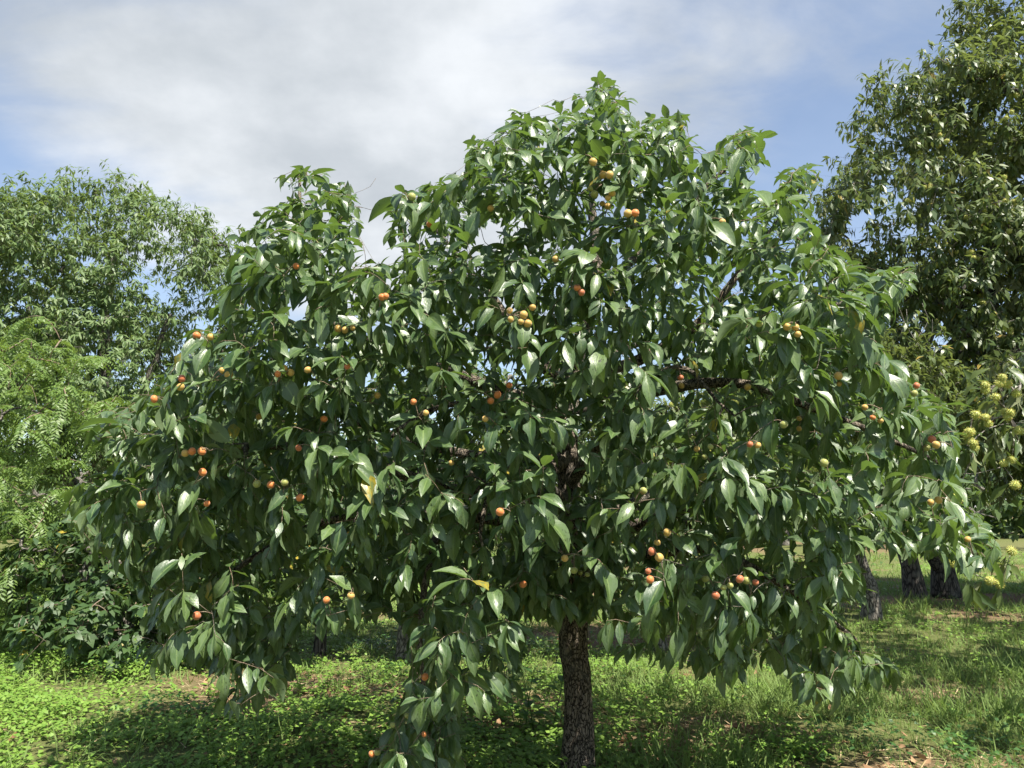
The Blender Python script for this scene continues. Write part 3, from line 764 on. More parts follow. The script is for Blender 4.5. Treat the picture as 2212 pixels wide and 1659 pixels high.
    fine = []
    for q in range(12):
        g = np.random.default_rng(50 + q)
        fine.append(leaf_template(4, 7, g.uniform(0.34, 0.48), petiole=0.09, fold=g.uniform(0.10, 0.55), curl=g.uniform(0.35, 1.35), power=g.uniform(0.78, 0.95), wave=g.uniform(0.006, 0.02), bites=[0, 0.05, 0, 0.10, 0.14, 0.2, 0.3, 0.05, 0.4, 0, 0.25, 0.15][q], seed=80 + q))
    tm = [mesh_np('persimmon_leaf', V, [Q], M_leaf, uv=uv, rnd=np.full(len(V), 0.0)) for V, Q, uv in fine]
    leaf_objects(tree, tm, which, pos, Rm, sc, sel)
    r = ~sel
    o = link('foliage', leaves_mesh('foliage', tmpl, which[r], pos[r], Rm[r], sc[r], rnd[r], M_leaf), tree); o['kind'] = 'stuff'
    print('persimmon leaves', len(pos), 'branches', len(lines_big), 'twigs', len(lines_small))
    # fruit: a slightly flattened berry with a four-lobed calyx
    ms = {}
    nu, nv = 14, 9
    for key, mat in FM.items():
        th = np.linspace(0, 2 * np.pi, nu, endpoint=False); ph = np.linspace(0.0, np.pi, nv + 1)
        V = []
        for a in ph:
            rr = math.sin(a) * (1 + 0.015 * np.cos(4 * th))
            V.append(np.stack([rr * np.cos(th), rr * np.sin(th), np.full(nu, math.cos(a) * 0.92 - 0.10 * math.exp(-(a / 0.35) ** 2) + 0.03 * (a > 3.0))], 1))
        V = np.vstack(V)
        i = np.arange(nv)[:, None] * nu; j = np.arange(nu)[None]; k_ = (j + 1) % nu
        Q = np.stack([i + j, i + nu + j, i + nu + k_, i + k_], -1).reshape(-1, 4)
        ms[key] = mesh_np('fruit_' + key, V, [Q], mat)
    th = np.linspace(0, 2 * np.pi, 32, endpoint=False)
    lob = 0.28 + 0.48 * np.abs(np.cos(2 * th)) ** 0.8
    ring = np.stack([lob * np.cos(th), lob * np.sin(th), 0.90 + 0.14 * lob - 0.10 * (lob > 0.6)], 1)
    Vc = np.vstack([[[0, 0, 0.86]], ring, ring * [0.5, 0.5, 1] + [0, 0, 0.03], [[0, 0, 1.02]]])
    a = np.arange(32); b = (a + 1) % 32
    Fc = [np.stack([33 + a, 1 + a, 1 + b, 33 + b], 1), np.stack([np.full(32, 65), 33 + a, 33 + b], 1)]
    cal = mesh_np('calyx', Vc, Fc, M_calyx)
    rgf = np.random.default_rng(5)
    for fp, att, kind in fr:
        r_ = rgf.uniform(0.0120, 0.0175)
        f = link('fruit', ms[kind], tree)
        ax = nrm((att - fp) * 0.5 + np.array([0, 0, 0.02]) + rgf.normal(0, 0.012, 3))
        qv = Vector((0, 0, 1)).rotation_difference(Vector(ax.tolist()))
        f.matrix_basis = Matrix.Translation(Vector(fp.tolist())) @ qv.to_matrix().to_4x4() @ Matrix.Diagonal((r_, r_, r_ * rgf.uniform(0.92, 1.05), 1))
        c = link('calyx', cal, None)
        c.parent = f
build_crown()

# ------------------------------------------------------------------ other trees
def sample_blobs(blobs, n, seed, md, shell=0.35, clip=None, cut=None):
    """points in a union of ellipsoids (centre, radii), denser towards the outside"""
    rg = np.random.default_rng(seed)
    w = np.array([b[1][0] * b[1][1] * b[1][2] for b in blobs]); w = w / w.sum()
    k = rg.choice(len(blobs), 60 * n, p=w)
    q = nrm(rg.normal(0, 1, (60 * n, 3))) * (rg.random((60 * n, 1)) ** (1 / 3.0))
    c = np.array([b[0] for b in blobs])[k]; r = np.array([b[1] for b in blobs])[k]
    p = c + q * r
    rho = np.full(len(p), 9.0)
    for b in blobs:
        rho = np.minimum(rho, np.linalg.norm((p - np.array(b[0])) / np.array(b[1]), axis=1))
    lump = fbm(p[:, 0] + p[:, 2] * 0.7, p[:, 1] * 0.8 - p[:, 2], 1.1, 2)
    ok = rg.random(len(p)) < np.clip((rho - shell) * 1.7, 0.05, 1) * np.clip((lump - 0.22) * 3.2, 0.08, 1)
    ok &= p[:, 2] > gz(p[:, 0], p[:, 1]) + 0.12
    if clip is not None:
        u, v, d = project(p)
        ok &= ~((u > -20) & (u < 2232) & (v > 0) & (v < 1659) & (d > 0)) | inpoly(u, v, clip)
    if cut is not None:
        ok &= cut(p)
    p = p[ok]
    out = []; grid = {}
    for q in p:
        c = tuple((q // md).astype(int)); bad = False
        for dx in (-1, 0, 1):
            for dy in (-1, 0, 1):
                for dz in (-1, 0, 1):
                    for o in grid.get((c[0] + dx, c[1] + dy, c[2] + dz), ()):
                        if (o - q) @ (o - q) < md * md:
                            bad = True
        if not bad:
            grid.setdefault(c, []).append(q); out.append(q)
            if len(out) >= n:
                break
    return np.array(out)
def simple_leaves(width, nu, nv, curls, fold=0.2, petiole=0.0, power=0.85):
    return [leaf_template(nu, nv, width * s, petiole=petiole, fold=fold, curl=c, power=power, seed=i) for i, (c, s) in enumerate(curls)]
def shoots_mesh(p0, p1, r, mat):
    """many short three-sided shoots in one mesh"""
    T = nrm(p1 - p0); A = nrm(np.cross(T, np.array([0.31, 0.85, 0.42]))); B = np.cross(T, A)
    ring = np.stack([A * math.cos(a) + B * math.sin(a) for a in (0, 2.094, 4.189)], 1)
    V = np.concatenate([p0[:, None] + ring * r, p1[:, None] + ring * r * 0.5], 1).reshape(-1, 3)
    o = (np.arange(len(p0)) * 6)[:, None, None]
    Q = (np.array([[0, 1, 4, 3], [1, 2, 5, 4], [2, 0, 3, 5]])[None] + o).reshape(-1, 4)
    return mesh_np('shoots', V, [Q], mat)
def bg_tree(name, label, stems, blobs, n, seed, per, size, tmpl, mat, bark, twigm, spread=0.10, style=(0.5, 0.7, 0.5), md=0.2, shell=0.35, clip=None, r0=0.0035,
            limbmin=25, group=None, arch=0.08, burrs=0, burr_r=0.035, objleaf=0, cut=None, toward=0.35, updist=0.0, cat='tree', extra=None, clear=()):
    base = np.array(stems[0][0][0], float)
    root = thing(name, (base[0], base[1], float(gz(base[0], base[1]))), label, cat, group)
    sl = []
    for pts, a, b in stems:
        p = resample(pts, 40)
        wob = np.stack([fbm(np.linspace(0, 5, 40) + seed * 3.1, np.full(40, c * 7.0 + a * 50), 1.0, 3) - 0.5 for c in range(3)], 1)
        p += wob * a * 1.6 * np.clip(np.linspace(0, 6, 40), 0, 1)[:, None]
        r = np.linspace(a, b, 40) * (1 + 0.45 * np.exp(-np.linspace(0, 14, 40)))
        V, Q, T = tube(p, r, 18, lump=0.14, seed=seed * 1.7)
        link('trunk', mesh_np('trunk', V, [Q, T], bark), root)
        sl.append(p)
    T_ = sample_blobs(blobs, n, seed, md, shell, clip, cut)
    if extra is not None:
        T_ = np.vstack([T_, extra])
    br, par, num = grow([s[14:] for s in sl], T_, seed=seed, arch=arch, toward=toward)
    small = []
    for b, c in zip(br, num):
        rr = r0 * (c + 0.4) ** 0.5
        r = np.linspace(rr, max(rr * 0.55, r0 * 0.5), len(b))
        if c >= limbmin:
            V, Q, T = tube(b[[0, 2, 4, 6, 7, 9]], r[[0, 2, 4, 6, 7, 9]], 6, lump=0.1, seed=seed)
            link('limb', mesh_np('limb', V, [Q, T], bark), root)
        else:
            small.append((b, r))
    if small:
        o = link('twigs', tubes_mesh('twigs', [(b[[0, 2, 4, 6, 9]], r[[0, 2, 4, 6, 9]]) for b, r in small], twigm, 3), root); o['kind'] = 'stuff'
    rg = np.random.default_rng(seed + 100)
    ns_ = max(per // 8, 1)
    tw, p0, tan, side, t = on_twigs(br, np.full(len(br), ns_), rg, lo=0.3, hi=1.0)
    cen = np.mean([b[0] for b in blobs], axis=0)
    off = rg.normal(0, spread, (len(p0), 3)) + nrm(p0 - cen) * spread * 0.5
    off[np.arange(len(p0)) % ns_ == ns_ - 1] *= 0.25
    p1 = p0 + off
    okp = p1[:, 2] > gz(p1[:, 0], p1[:, 1]) + 0.06
    if clip is not None:
        u, v, dp = project(p1)
        okp &= ~((u > -20) & (u < 2232) & (v > 0) & (v < 1659) & (dp > 0)) | inpoly(u, v, clip)
    p0, p1, tan = p0[okp], p1[okp], tan[okp]
    o = link('shoots', shoots_mesh(p0, p1, r0 * 0.45, twigm), root); o['kind'] = 'stuff'
    axis = nrm(nrm(p1 - p0) + tan * 0.4 + np.array([0, 0, 0.15]))
    axis = np.repeat(axis, 8, 0); pos = np.repeat(p1, 8, 0)
    m = len(pos)
    pos = pos - axis * (rg.random((m, 1)) ** 1.3 * size * 0.9)
    perp = nrm(np.cross(axis, rg.normal(0, 1, (m, 3))))
    ro = nrm(pos - cen)
    a, b, c = style
    d = nrm(axis * a + perp * b + ro * 0.15 + np.array([0, 0, -1.0]) * (c + rg.normal(0, 0.15, (m, 1))))
    nn = np.array([0, 0, 0.9]) + ro * 0.35 + axis * 0.4 + rg.normal(0, 0.28, (m, 3))
    Rm = frames(d, nn)
    sc = np.clip(rg.normal(size, size * 0.18, m), size * 0.5, size * 1.5)
    keep = pos[:, 2] > gz(pos[:, 0], pos[:, 1]) + 0.05
    if clip is not None:
        u, v, dp = project(pos)
        keep &= ~((u > -20) & (u < 2232) & (v > 0) & (v < 1659) & (dp > 0)) | inpoly(u, v, clip)
    u, v, dp = project(pos + d * (sc * 0.5)[:, None])
    for (cu, cv) in clear:      # fruit hangs outside the leaves
        keep &= ~((np.hypot(u - cu, v - cv) < 30) & (dp < 5.1))
    pos, Rm, sc, d = pos[keep], Rm[keep], sc[keep], d[keep]
    which = rg.integers(0, len(tmpl), len(pos)); rnd = rg.random(len(pos))
    sel = np.zeros(len(pos), bool)
    if objleaf:
        sel = pick_visible(pos + d * (sc * 0.5)[:, None], sc, objleaf, cell=14)
        tm = [mesh_np(name + '_leaf', V, [Q], mat, uv=uv, rnd=np.zeros(len(V))) for V, Q, uv in tmpl]
        leaf_objects(root, tm, which, pos, Rm, sc, sel)
    r = ~sel
    o = link('foliage' if objleaf else 'crown', leaves_mesh('crown', tmpl, which[r], pos[r], Rm[r], sc[r], rnd[r], mat), root); o['kind'] = 'stuff'
    if burrs:
        tips = br[:, -1]
        u, v, dp = project(tips)
        ok = np.where((u > 0) & (u < 2212) & (v > 0) & (v < 1400))[0]
        h = ok[np.argsort(dp[ok] + rg.uniform(0, 2.5, len(ok)))][:burrs]
        for i in h:
            for q in range(rg.integers(1, 4)):
                add_burr(root, tips[i] + rg.normal(0, burr_r * 1.1, 3), burr_r * rg.uniform(0.85, 1.15), rg)
    return root, br
def burr_mesh():
    rg = np.random.default_rng(4)
    n = 130
    i = np.arange(n) + 0.5
    ph = np.arccos(1 - 2 * i / n); th = np.pi * (1 + 5 ** 0.5) * i
    D = np.stack([np.cos(th) * np.sin(ph), np.sin(th) * np.sin(ph), np.cos(ph)], 1)
    Vs, Fs = [], []; o = 0
    for d in D:
        a = nrm(np.cross(d, [0.3, 0.5, 0.81])); b = np.cross(d, a)
        tip = nrm(d + rg.normal(0, 0.18, 3)) * rg.uniform(0.95, 1.15)
        base = [d * 0.62 + (a * math.cos(q) + b * math.sin(q)) * 0.085 for q in (0, 2.09, 4.19)]
        Vs += base + [tip]; Fs += [[o, o + 1, o + 3], [o + 1, o + 2, o + 3], [o + 2, o, o + 3]]; o += 4
    nu, nv = 10, 6
    for k in range(nv + 1):
        a = math.pi * k / nv
        for q in range(nu):
            b = 2 * math.pi * q / nu
            Vs.append(np.array([math.sin(a) * math.cos(b), math.sin(a) * math.sin(b), math.cos(a)]) * 0.72)
    Q = [[o + k * nu + q, o + (k + 1) * nu + q, o + (k + 1) * nu + (q + 1) % nu, o + k * nu + (q + 1) % nu] for k in range(nv) for q in range(nu)]
    return mesh_np('burr', np.array(Vs), [np.array(Fs), np.array(Q)], M_burr, smooth=False)
BURR = burr_mesh()
def add_burr(parent, p, r, rg):
    b = link('burr', BURR, parent)
    M4 = np.eye(4); M4[:3, :3] = frames(nrm(rg.normal(0, 1, (1, 3))), nrm(rg.normal(0, 1, (1, 3))))[0] * r; M4[:3, 3] = p
    b.matrix_basis = Matrix(M4.tolist())

T_lance = simple_leaves(0.29, 1, 2, [(0.7, 1.0), (1.2, 0.9), (0.4, 1.1), (1.6, 0.9)], fold=0.35, power=0.9)
T_narrow = simple_leaves(0.25, 1, 2, [(0.6, 1.0), (1.1, 0.9), (0.2, 1.1)], fold=0, power=0.9)
T_ovate = simple_leaves(0.52, 1, 2, [(0.5, 1.0), (1.0, 0.9), (0.2, 1.1)], fold=0.25)
T_leaflet = simple_leaves(0.36, 1, 2, [(0.3, 1.0), (0.7, 0.9)], fold=0)
T_farlance = simple_leaves(0.29, 1, 2, [(0.7, 1.0), (1.2, 0.9), (0.4, 1.1), (1.6, 0.9)], fold=0, power=0.9)
T_clump = simple_leaves(0.60, 1, 2, [(0.6, 1.0), (1.0, 0.8)], fold=0)
def G(x, y):
    return float(gz(x, y)) - 0.05

# tall chestnut with two dark stems, and its shade
bg_tree('chestnut_tree', 'tall chestnut tree with two dark stems and pale drooping leaves', 
        [([(7.35, 14.5, G(7.35, 14.5)), (7.25, 14.5, 0.8), (7.0, 14.4, 1.9), (7.3, 14.2, 3.6), (8.0, 14.0, 5.6)], 0.155, 0.08),
         ([(7.95, 14.6, G(7.95, 14.6)), (7.95, 14.6, 0.9), (8.1, 14.6, 2.2), (8.9, 14.4, 4.5), (9.4, 14.2, 7.5)], 0.185, 0.08),
         ([(7.9, 14.6, 0.55), (7.6, 14.45, 1.0), (7.2, 14.2, 1.6), (6.7, 13.7, 2.6), (6.4, 13.2, 3.6)], 0.12, 0.06)],
        [((8.6, 13.6, 5.0), (2.9, 2.6, 2.2)), ((9.6, 13.4, 8.0), (2.2, 2.2, 2.5)), ((9.3, 13.2, 10.3), (1.0, 1.1, 1.5)), ((7.0, 12.8, 6.3), (1.75, 1.6, 1.6)), ((7.4, 12.9, 8.1), (1.5, 1.5, 1.4)), ((11.2, 13.4, 6.0), (2.4, 2.6, 4.2)), ((7.2, 12.9, 3.6), (1.6, 1.7, 1.2)), ((9.6, 12.2, 3.6), (2.6, 1.6, 1.0)), ((10.4, 13.0, 2.5), (2.2, 1.8, 1.1))],
        2500, 31, 48, 0.18, T_farlance, M_chest, M_cbark, M_ctwig, spread=0.19, md=0.21, r0=0.0036, limbmin=30, burrs=70, burr_r=0.045, objleaf=300, style=(0.35, 0.75, 0.70),
        group='chestnut trees of the orchard')
# slimmer grey-stemmed chestnut beside it
bg_tree('chestnut_tree', 'young chestnut tree on one slim grey leaning trunk', 
        [([(5.25, 11.7, G(5.25, 11.7)), (5.2, 11.7, 0.6), (5.0, 11.7, 1.5), (4.7, 11.6, 2.6), (4.6, 11.5, 3.4)], 0.115, 0.05)],
        [((4.3, 11.4, 3.0), (1.5, 1.3, 1.0)), ((5.4, 11.3, 3.3), (1.3, 1.2, 1.1)), ((3.6, 11.2, 2.2), (1.1, 1.1, 0.8))],
        340, 33, 40, 0.165, T_lance, M_chest, M_gbark, M_ctwig, spread=0.13, md=0.2, r0=0.004, burrs=24, burr_r=0.04, style=(0.5, 0.7, 0.5), group='chestnut trees of the orchard')
young = [o for o in bpy.data.objects if o.get('label', '').startswith('young chestnut')][0]
rgd = np.random.default_rng(3)
for (u0, v0, u1, v1) in ((1978, 800, 1958, 668), (1985, 770, 1992, 655), (2004, 815, 2036, 705), (1995, 760, 2014, 690), (1962, 720, 1940, 660), (2150, 1118, 2040, 1100), (2160, 1010, 2050, 1035)):
    a, b = P(u0, v0, 10.9), P(u1, v1, 10.7)
    V, Q, T = tube(resample([a, (a * 2 + b) / 3 + rgd.normal(0, 0.03, 3), (a + b * 2) / 3 + rgd.normal(0, 0.03, 3), b], 10), np.linspace(0.009, 0.003, 10), 4)
    link('dead_twig', mesh_np('dead_twig', V, [Q, T], M_ctwig), young)
# low chestnut behind the persimmon
bg_tree('chestnut_tree', 'low bushy chestnut tree half hidden behind the persimmon trunk', 
        [([(1.75, 9.6, G(1.75, 9.6)), (1.75, 9.6, 0.6), (1.6, 9.6, 1.4), (1.6, 9.5, 2.2)], 0.085, 0.045)],
        [((1.3, 9.3, 2.0), (1.6, 1.0, 0.9)), ((1.2, 9.3, 1.25), (1.5, 0.9, 0.5)), ((2.7, 9.4, 2.3), (1.3, 1.0, 1.1)), ((0.4, 9.6, 2.4), (1.2, 1.0, 1.0))],
        380, 35, 40, 0.15, T_lance, M_chest, M_gbark, M_ctwig, spread=0.12, md=0.19, r0=0.004, burrs=26, burr_r=0.038, style=(0.5, 0.7, 0.45), group='chestnut trees of the orchard')
# near chestnut: its trunk stands just outside the view, its fruiting boughs reach in
NCLIP = [(2080, 770), (2240, 760), (2240, 1330), (2120, 1310), (2040, 1240), (2050, 1060), (2085, 940)]
BURRS = [(2165,815),(2158,828),(2176,830),(2128,832),(2129,843),(2152,858),(2108,896),(2129,902),(2135,915),(2172,891),(2182,891),(2178,901),(2095,933),(2088,939),(2094,952),(2102,957),(2105,967),
         (2186,993),(2062,1072),(2070,1078),(2193,1048),(2139,1255),(2057,1217),(2168,1000),(2196,850),(2200,930),(2160,1262),(2185,1190)]
root, nbr = bg_tree('chestnut_tree', 'chestnut tree reaching low boughs of spiny yellow burrs beside the persimmon', 
        [([(6.7, 7.0, G(6.7, 7.0)), (6.6, 7.0, 0.7), (6.3, 6.8, 1.6), (6.3, 6.8, 2.8), (6.5, 7.0, 4.2)], 0.16, 0.07), ([(6.4, 6.9, 1.2), (5.6, 6.2, 1.75), (4.9, 5.7, 2.0), (4.3, 5.3, 2.0)], 0.07, 0.03)],
        [((5.8, 6.0, 4.0), (2.0, 1.9, 1.4)), ((4.6, 5.3, 2.0), (1.6, 0.9, 1.2)), ((6.6, 6.6, 2.9), (1.8, 1.8, 1.3)), ((7.3, 8.6, 4.0), (1.9, 2.2, 1.4)), ((7.9, 10.4, 4.2), (1.7, 1.7, 1.4)), ((6.8, 7.6, 4.6), (2.0, 2.0, 1.2))],
        950, 37, 16, 0.155, simple_leaves(0.27, 2, 2, [(0.7, 1.0), (1.2, 0.9), (0.4, 1.1), (1.6, 0.9)], fold=0.35, power=0.9), M_chest, M_cbark, M_ctwig, spread=0.07, md=0.18, r0=0.0028, style=(0.5, 0.6, 0.6),
        clip=NCLIP, clear=BURRS, objleaf=240, shell=0.2, group='chestnut trees of the orchard', extra=np.array([P(u, v, 4.95 + 0.012 * (i % 5)) for i, (u, v) in enumerate(BURRS)]))
rgb_ = np.random.default_rng(8)
for i, (u, v) in enumerate(BURRS):
    add_burr(root, P(u, v, 4.90 + 0.012 * (i % 5)), rgb_.uniform(0.029, 0.036), rgb_)

# tall narrow-leaved tree with a rounded crown
bg_tree('orchard_tree', 'tall broad tree with a rounded crown of fine narrow leaves', 
        [([(-8.2, 15.2, G(-8.2, 15.2)), (-8.2, 15.2, 1.2), (-8.0, 15.1, 3.0), (-8.1, 15.0, 5.2), (-8.0, 15.0, 7.0)], 0.20, 0.05),
         ([(-8.1, 15.1, 1.6), (-7.4, 15.0, 3.4), (-6.7, 14.8, 5.4)], 0.11, 0.04), ([(-8.2, 15.1, 1.5), (-9.0, 15.0, 3.4), (-9.6, 14.8, 5.6)], 0.12, 0.04)],
        [((-8.6, 14.8, 6.0), (2.2, 2.0, 1.9)), ((-6.9, 14.7, 5.8), (1.5, 1.7, 1.75)), ((-10.4, 14.8, 5.6), (1.8, 1.9, 2.1)), ((-7.6, 14.5, 4.2), (2.2, 1.8, 1.3)), ((-9.8, 14.5, 3.6), (2.2, 1.8, 1.6)), ((-6.7, 14.6, 3.2), (1.3, 1.5, 1.3)), ((-7.9, 14.7, 7.3), (0.8, 0.9, 0.8))],
        1450, 41, 64, 0.140, T_narrow, M_willow, M_gbark, M_gbark, spread=0.20, md=0.19, r0=0.0028, limbmin=30, style=(0.35, 0.7, 0.70), shell=0.45)
# low dark bush with ovate leaves
bg_tree('persimmon_bush', 'low dark bush with sprawling branches and a few yellow leaves', 
        [([(-4.2, 9.2, G(-4.2, 9.2)), (-4.1, 9.2, 0.5), (-3.9, 9.1, 1.1)], 0.06, 0.03), ([(-4.25, 9.2, 0.1), (-4.6, 9.1, 0.6), (-5.0, 9.0, 1.0)], 0.05, 0.02)],
        [((-4.0, 9.0, 0.95), (1.3, 1.0, 0.75)), ((-4.9, 9.0, 0.85), (0.9, 0.8, 0.7)), ((-3.3, 8.6, 0.8), (0.9, 0.8, 0.7)), ((-3.9, 8.2, 0.45), (1.1, 0.7, 0.4))],
        380, 43, 26, 0.11, T_ovate, M_leaf2, M_gbark, M_twig, spread=0.08, md=0.15, r0=0.003, style=(0.5, 0.6, 0.55), cat='bush')
# two thin-stemmed trees behind
bg_tree('persimmon_tree', 'small persimmon tree on a thin dark trunk behind the spreading one', 
        [([(-2.15, 9.0, G(-2.15, 9.0)), (-2.15, 9.0, 0.6), (-2.2, 9.0, 1.4), (-2.1, 9.0, 2.4), (-2.2, 9.0, 3.2)], 0.06, 0.03)],
        [((-2.4, 8.9, 2.3), (1.3, 1.1, 1.1)), ((-3.3, 9.0, 1.9), (1.1, 1.0, 0.9)), ((-1.9, 8.7, 1.4), (1.0, 0.9, 0.5))],
        300, 45, 28, 0.12, T_ovate, M_leaf2, M_cbark, M_twig, spread=0.10, md=0.18, r0=0.003, style=(0.5, 0.6, 0.6), group='smaller persimmon trees behind')
bg_tree('persimmon_tree', 'small persimmon tree on a paler rough trunk behind the spreading one', 
        [([(-1.2, 8.9, G(-1.2, 8.9)), (-1.2, 8.9, 0.6), (-1.1, 8.9, 1.4), (-1.0, 8.9, 2.4), (-1.0, 8.9, 3.2)], 0.07, 0.03)],
        [((-0.8, 8.9, 2.4), (1.3, 1.1, 1.2)), ((-1.2, 8.8, 1.5), (1.0, 0.9, 0.5)), ((0.0, 9.2, 1.9), (1.0, 0.9, 0.9))],
        300, 47, 28, 0.12, T_ovate, M_leaf2, M_gbark, M_twig, spread=0.10, md=0.18, r0=0.003, style=(0.5, 0.6, 0.6), group='smaller persimmon trees behind')

# bright feathery tree with compound leaves
def pinnate_tree():
    base = np.array([-7.0, 10.2, G(-7.0, 10.2)])
    root = thing('walnut_tree', (base[0], base[1], base[2] + 0.05), 'bright green tree with long feathery compound leaves drooping to the ground', 'tree')
    p = resample([base, (-7.0, 10.2, 1.2), (-6.9, 10.1, 2.4), (-6.9, 10.0, 3.4)], 40)
    V, Q, T = tube(p, np.linspace(0.12, 0.05, 40), 16, lump=0.12)
    link('trunk', mesh_np('trunk', V, [Q, T], M_gbark), root)
    T_ = sample_blobs([((-6.4, 9.7, 2.7), (1.5, 1.3, 1.5)), ((-7.6, 9.8, 2.9), (1.5, 1.3, 1.5)), ((-6.1, 9.5, 1.3), (1.1, 1.1, 1.1)), ((-7.2, 9.2, 1.1), (1.3, 1.0, 1.1)), ((-5.75, 8.8, 0.95), (0.75, 0.7, 0.95))], 390, 51, 0.2, 0.35)
    br, par, num = grow([p[14:]], T_, seed=51, arch=0.18, toward=0.3)
    small = []
    for b, c in zip(br, num):
        rr = 0.0035 * (c + 0.4) ** 0.5
        r = np.linspace(rr, max(rr * 0.55, 0.002), len(b))
        if c >= 25:
            V, Q, T = tube(b, r, 8); link('limb', mesh_np('limb', V, [Q, T], M_gbark), root)
        else:
            small.append((b, r))
    rg = np.random.default_rng(52)
    tw, pos, tan, side, t = on_twigs(br, np.full(len(br), 11), rg, lo=0.25)
    m = len(pos); sv = nrm(np.cross(tan, [0, 0, 1.0]))
    d0 = nrm(tan * 0.7 + sv * side[:, None] * 0.8 + np.array([0, 0, -0.15]) + rg.normal(0, 0.22, (m, 3)))
    Lr = rg.uniform(0.18, 0.32, m)
    K = 8
    s = (np.arange(K) + 1) / K
    # rachis bends down towards its end
    rp = pos[:, None] + d0[:, None] * (s[None, :, None] * Lr[:, None, None]) + np.array([0, 0, -1.0]) * (s[None, :, None] ** 2 * Lr[:, None, None] * 0.38)
    rd = nrm(d0[:, None] + np.array([0, 0, -1.0]) * s[None, :, None] * 0.76)
    rs = nrm(np.cross(rd, np.array([0, 0, 1.0])))
    P_, D_, N_ = [], [], []
    for sg in (-1, 1):
        P_.append(rp.reshape(-1, 3)); D_.append(nrm(rd * 0.5 + rs * sg + np.array([0, 0, -0.25])).reshape(-1, 3)); N_.append(np.cross(rs, rd).reshape(-1, 3))
    P_ = np.vstack(P_); D_ = np.vstack(D_) + rg.normal(0, 0.12, (len(P_), 3)); N_ = np.vstack(N_) + rg.normal(0, 0.2, (len(P_), 3))
    keep = P_[:, 2] > gz(P_[:, 0], P_[:, 1]) + 0.05
    P_, D_, N_ = P_[keep], D_[keep], N_[keep]
    Rm = frames(D_, N_); sc = rg.uniform(0.045, 0.075, len(P_))
    wh = rg.integers(0, 2, len(P_))
    o = link('crown', leaves_mesh('crown', T_leaflet, wh, P_, Rm, sc, rg.random(len(P_)), M_pinn), root); o['kind'] = 'stuff'
    o = link('twigs', tubes_mesh('twigs', small, M_twig, 3), root); o['kind'] = 'stuff'
pinnate_tree()

# trees at the far side of the clearing
FAR = [(-16.5, 27, 7.0, 'tall far tree rising behind the narrow-leaved tree'), (-10.5, 30, 5.6, 'far tree closing the clearing beyond the dark bush'), (-4.6, 28, 4.6, 'low far tree seen under the spreading persimmon boughs'),
       (0.8, 31, 5.0, 'far tree across the clearing beyond the low bushy chestnut'), (6.3, 33, 5.2, 'far tree beyond the slim grey-stemmed chestnut'), (11.8, 34, 5.0, 'far tree across the sunny grass behind the two-stemmed chestnut'),
       (17.8, 32, 6.5, 'far tree beyond the burr-laden chestnut boughs'), (24.0, 30, 7.5, 'far tree at the edge of the sunny grass'), (-23.0, 29, 7.5, 'far tree at the edge of the clearing beyond the feathery one')]
for i, (x, y, h, lab) in enumerate(FAR):
    z0 = G(x, y)
    bg_tree('far_tree', lab, [([(x, y, z0), (x, y, h * 0.25), (x + 0.2, y, h * 0.5), (x, y, h * 0.75)], 0.16, 0.05)],
            [((x, y - 0.3, h * 0.55), (3.4, 2.4, h * 0.42)), ((x - 1.8, y, h * 0.38), (2.2, 2.0, h * 0.34)), ((x + 1.8, y, h * 0.42), (2.2, 2.0, h * 0.36))],
            170, 60 + i, 14, 0.30, T_clump, M_far, M_gbark, M_gbark, spread=0.30, md=0.45, r0=0.008, limbmin=40, group='trees at the far side of the clearing')

def far_wood():
    rg = np.random.default_rng(91)
    n = 26000
    x = rg.uniform(-60, 60, n); top = 4.2 + 3.2 * (fbm(x, x * 0 + 3, 0.16, 3) - 0.4) * 2
    z = rg.random(n) ** 0.8 * top
    y = 44 + rg.uniform(-3, 3, n) + 0.004 * x * x - 2.5 * np.sin(z / np.maximum(top, 0.1) * np.pi)
    pos = np.stack([x, y, z], 1)
    d = rg.normal(0, 1, (n, 3)); d[:, 2] -= 0.6
    nn = np.array([0, -0.5, 0.8]) + rg.normal(0, 0.4, (n, 3))
    o = link('far_woodland', leaves_mesh('far_woodland', T_clump, rg.integers(0, 2, n), pos, frames(d, nn), rg.uniform(0.5, 1.1, n), rg.random(n), M_far)); o['kind'] = 'stuff'
    o['label'] = 'dense green edge of the far woodland closing the view'; o['category'] = 'woodland'
far_wood()

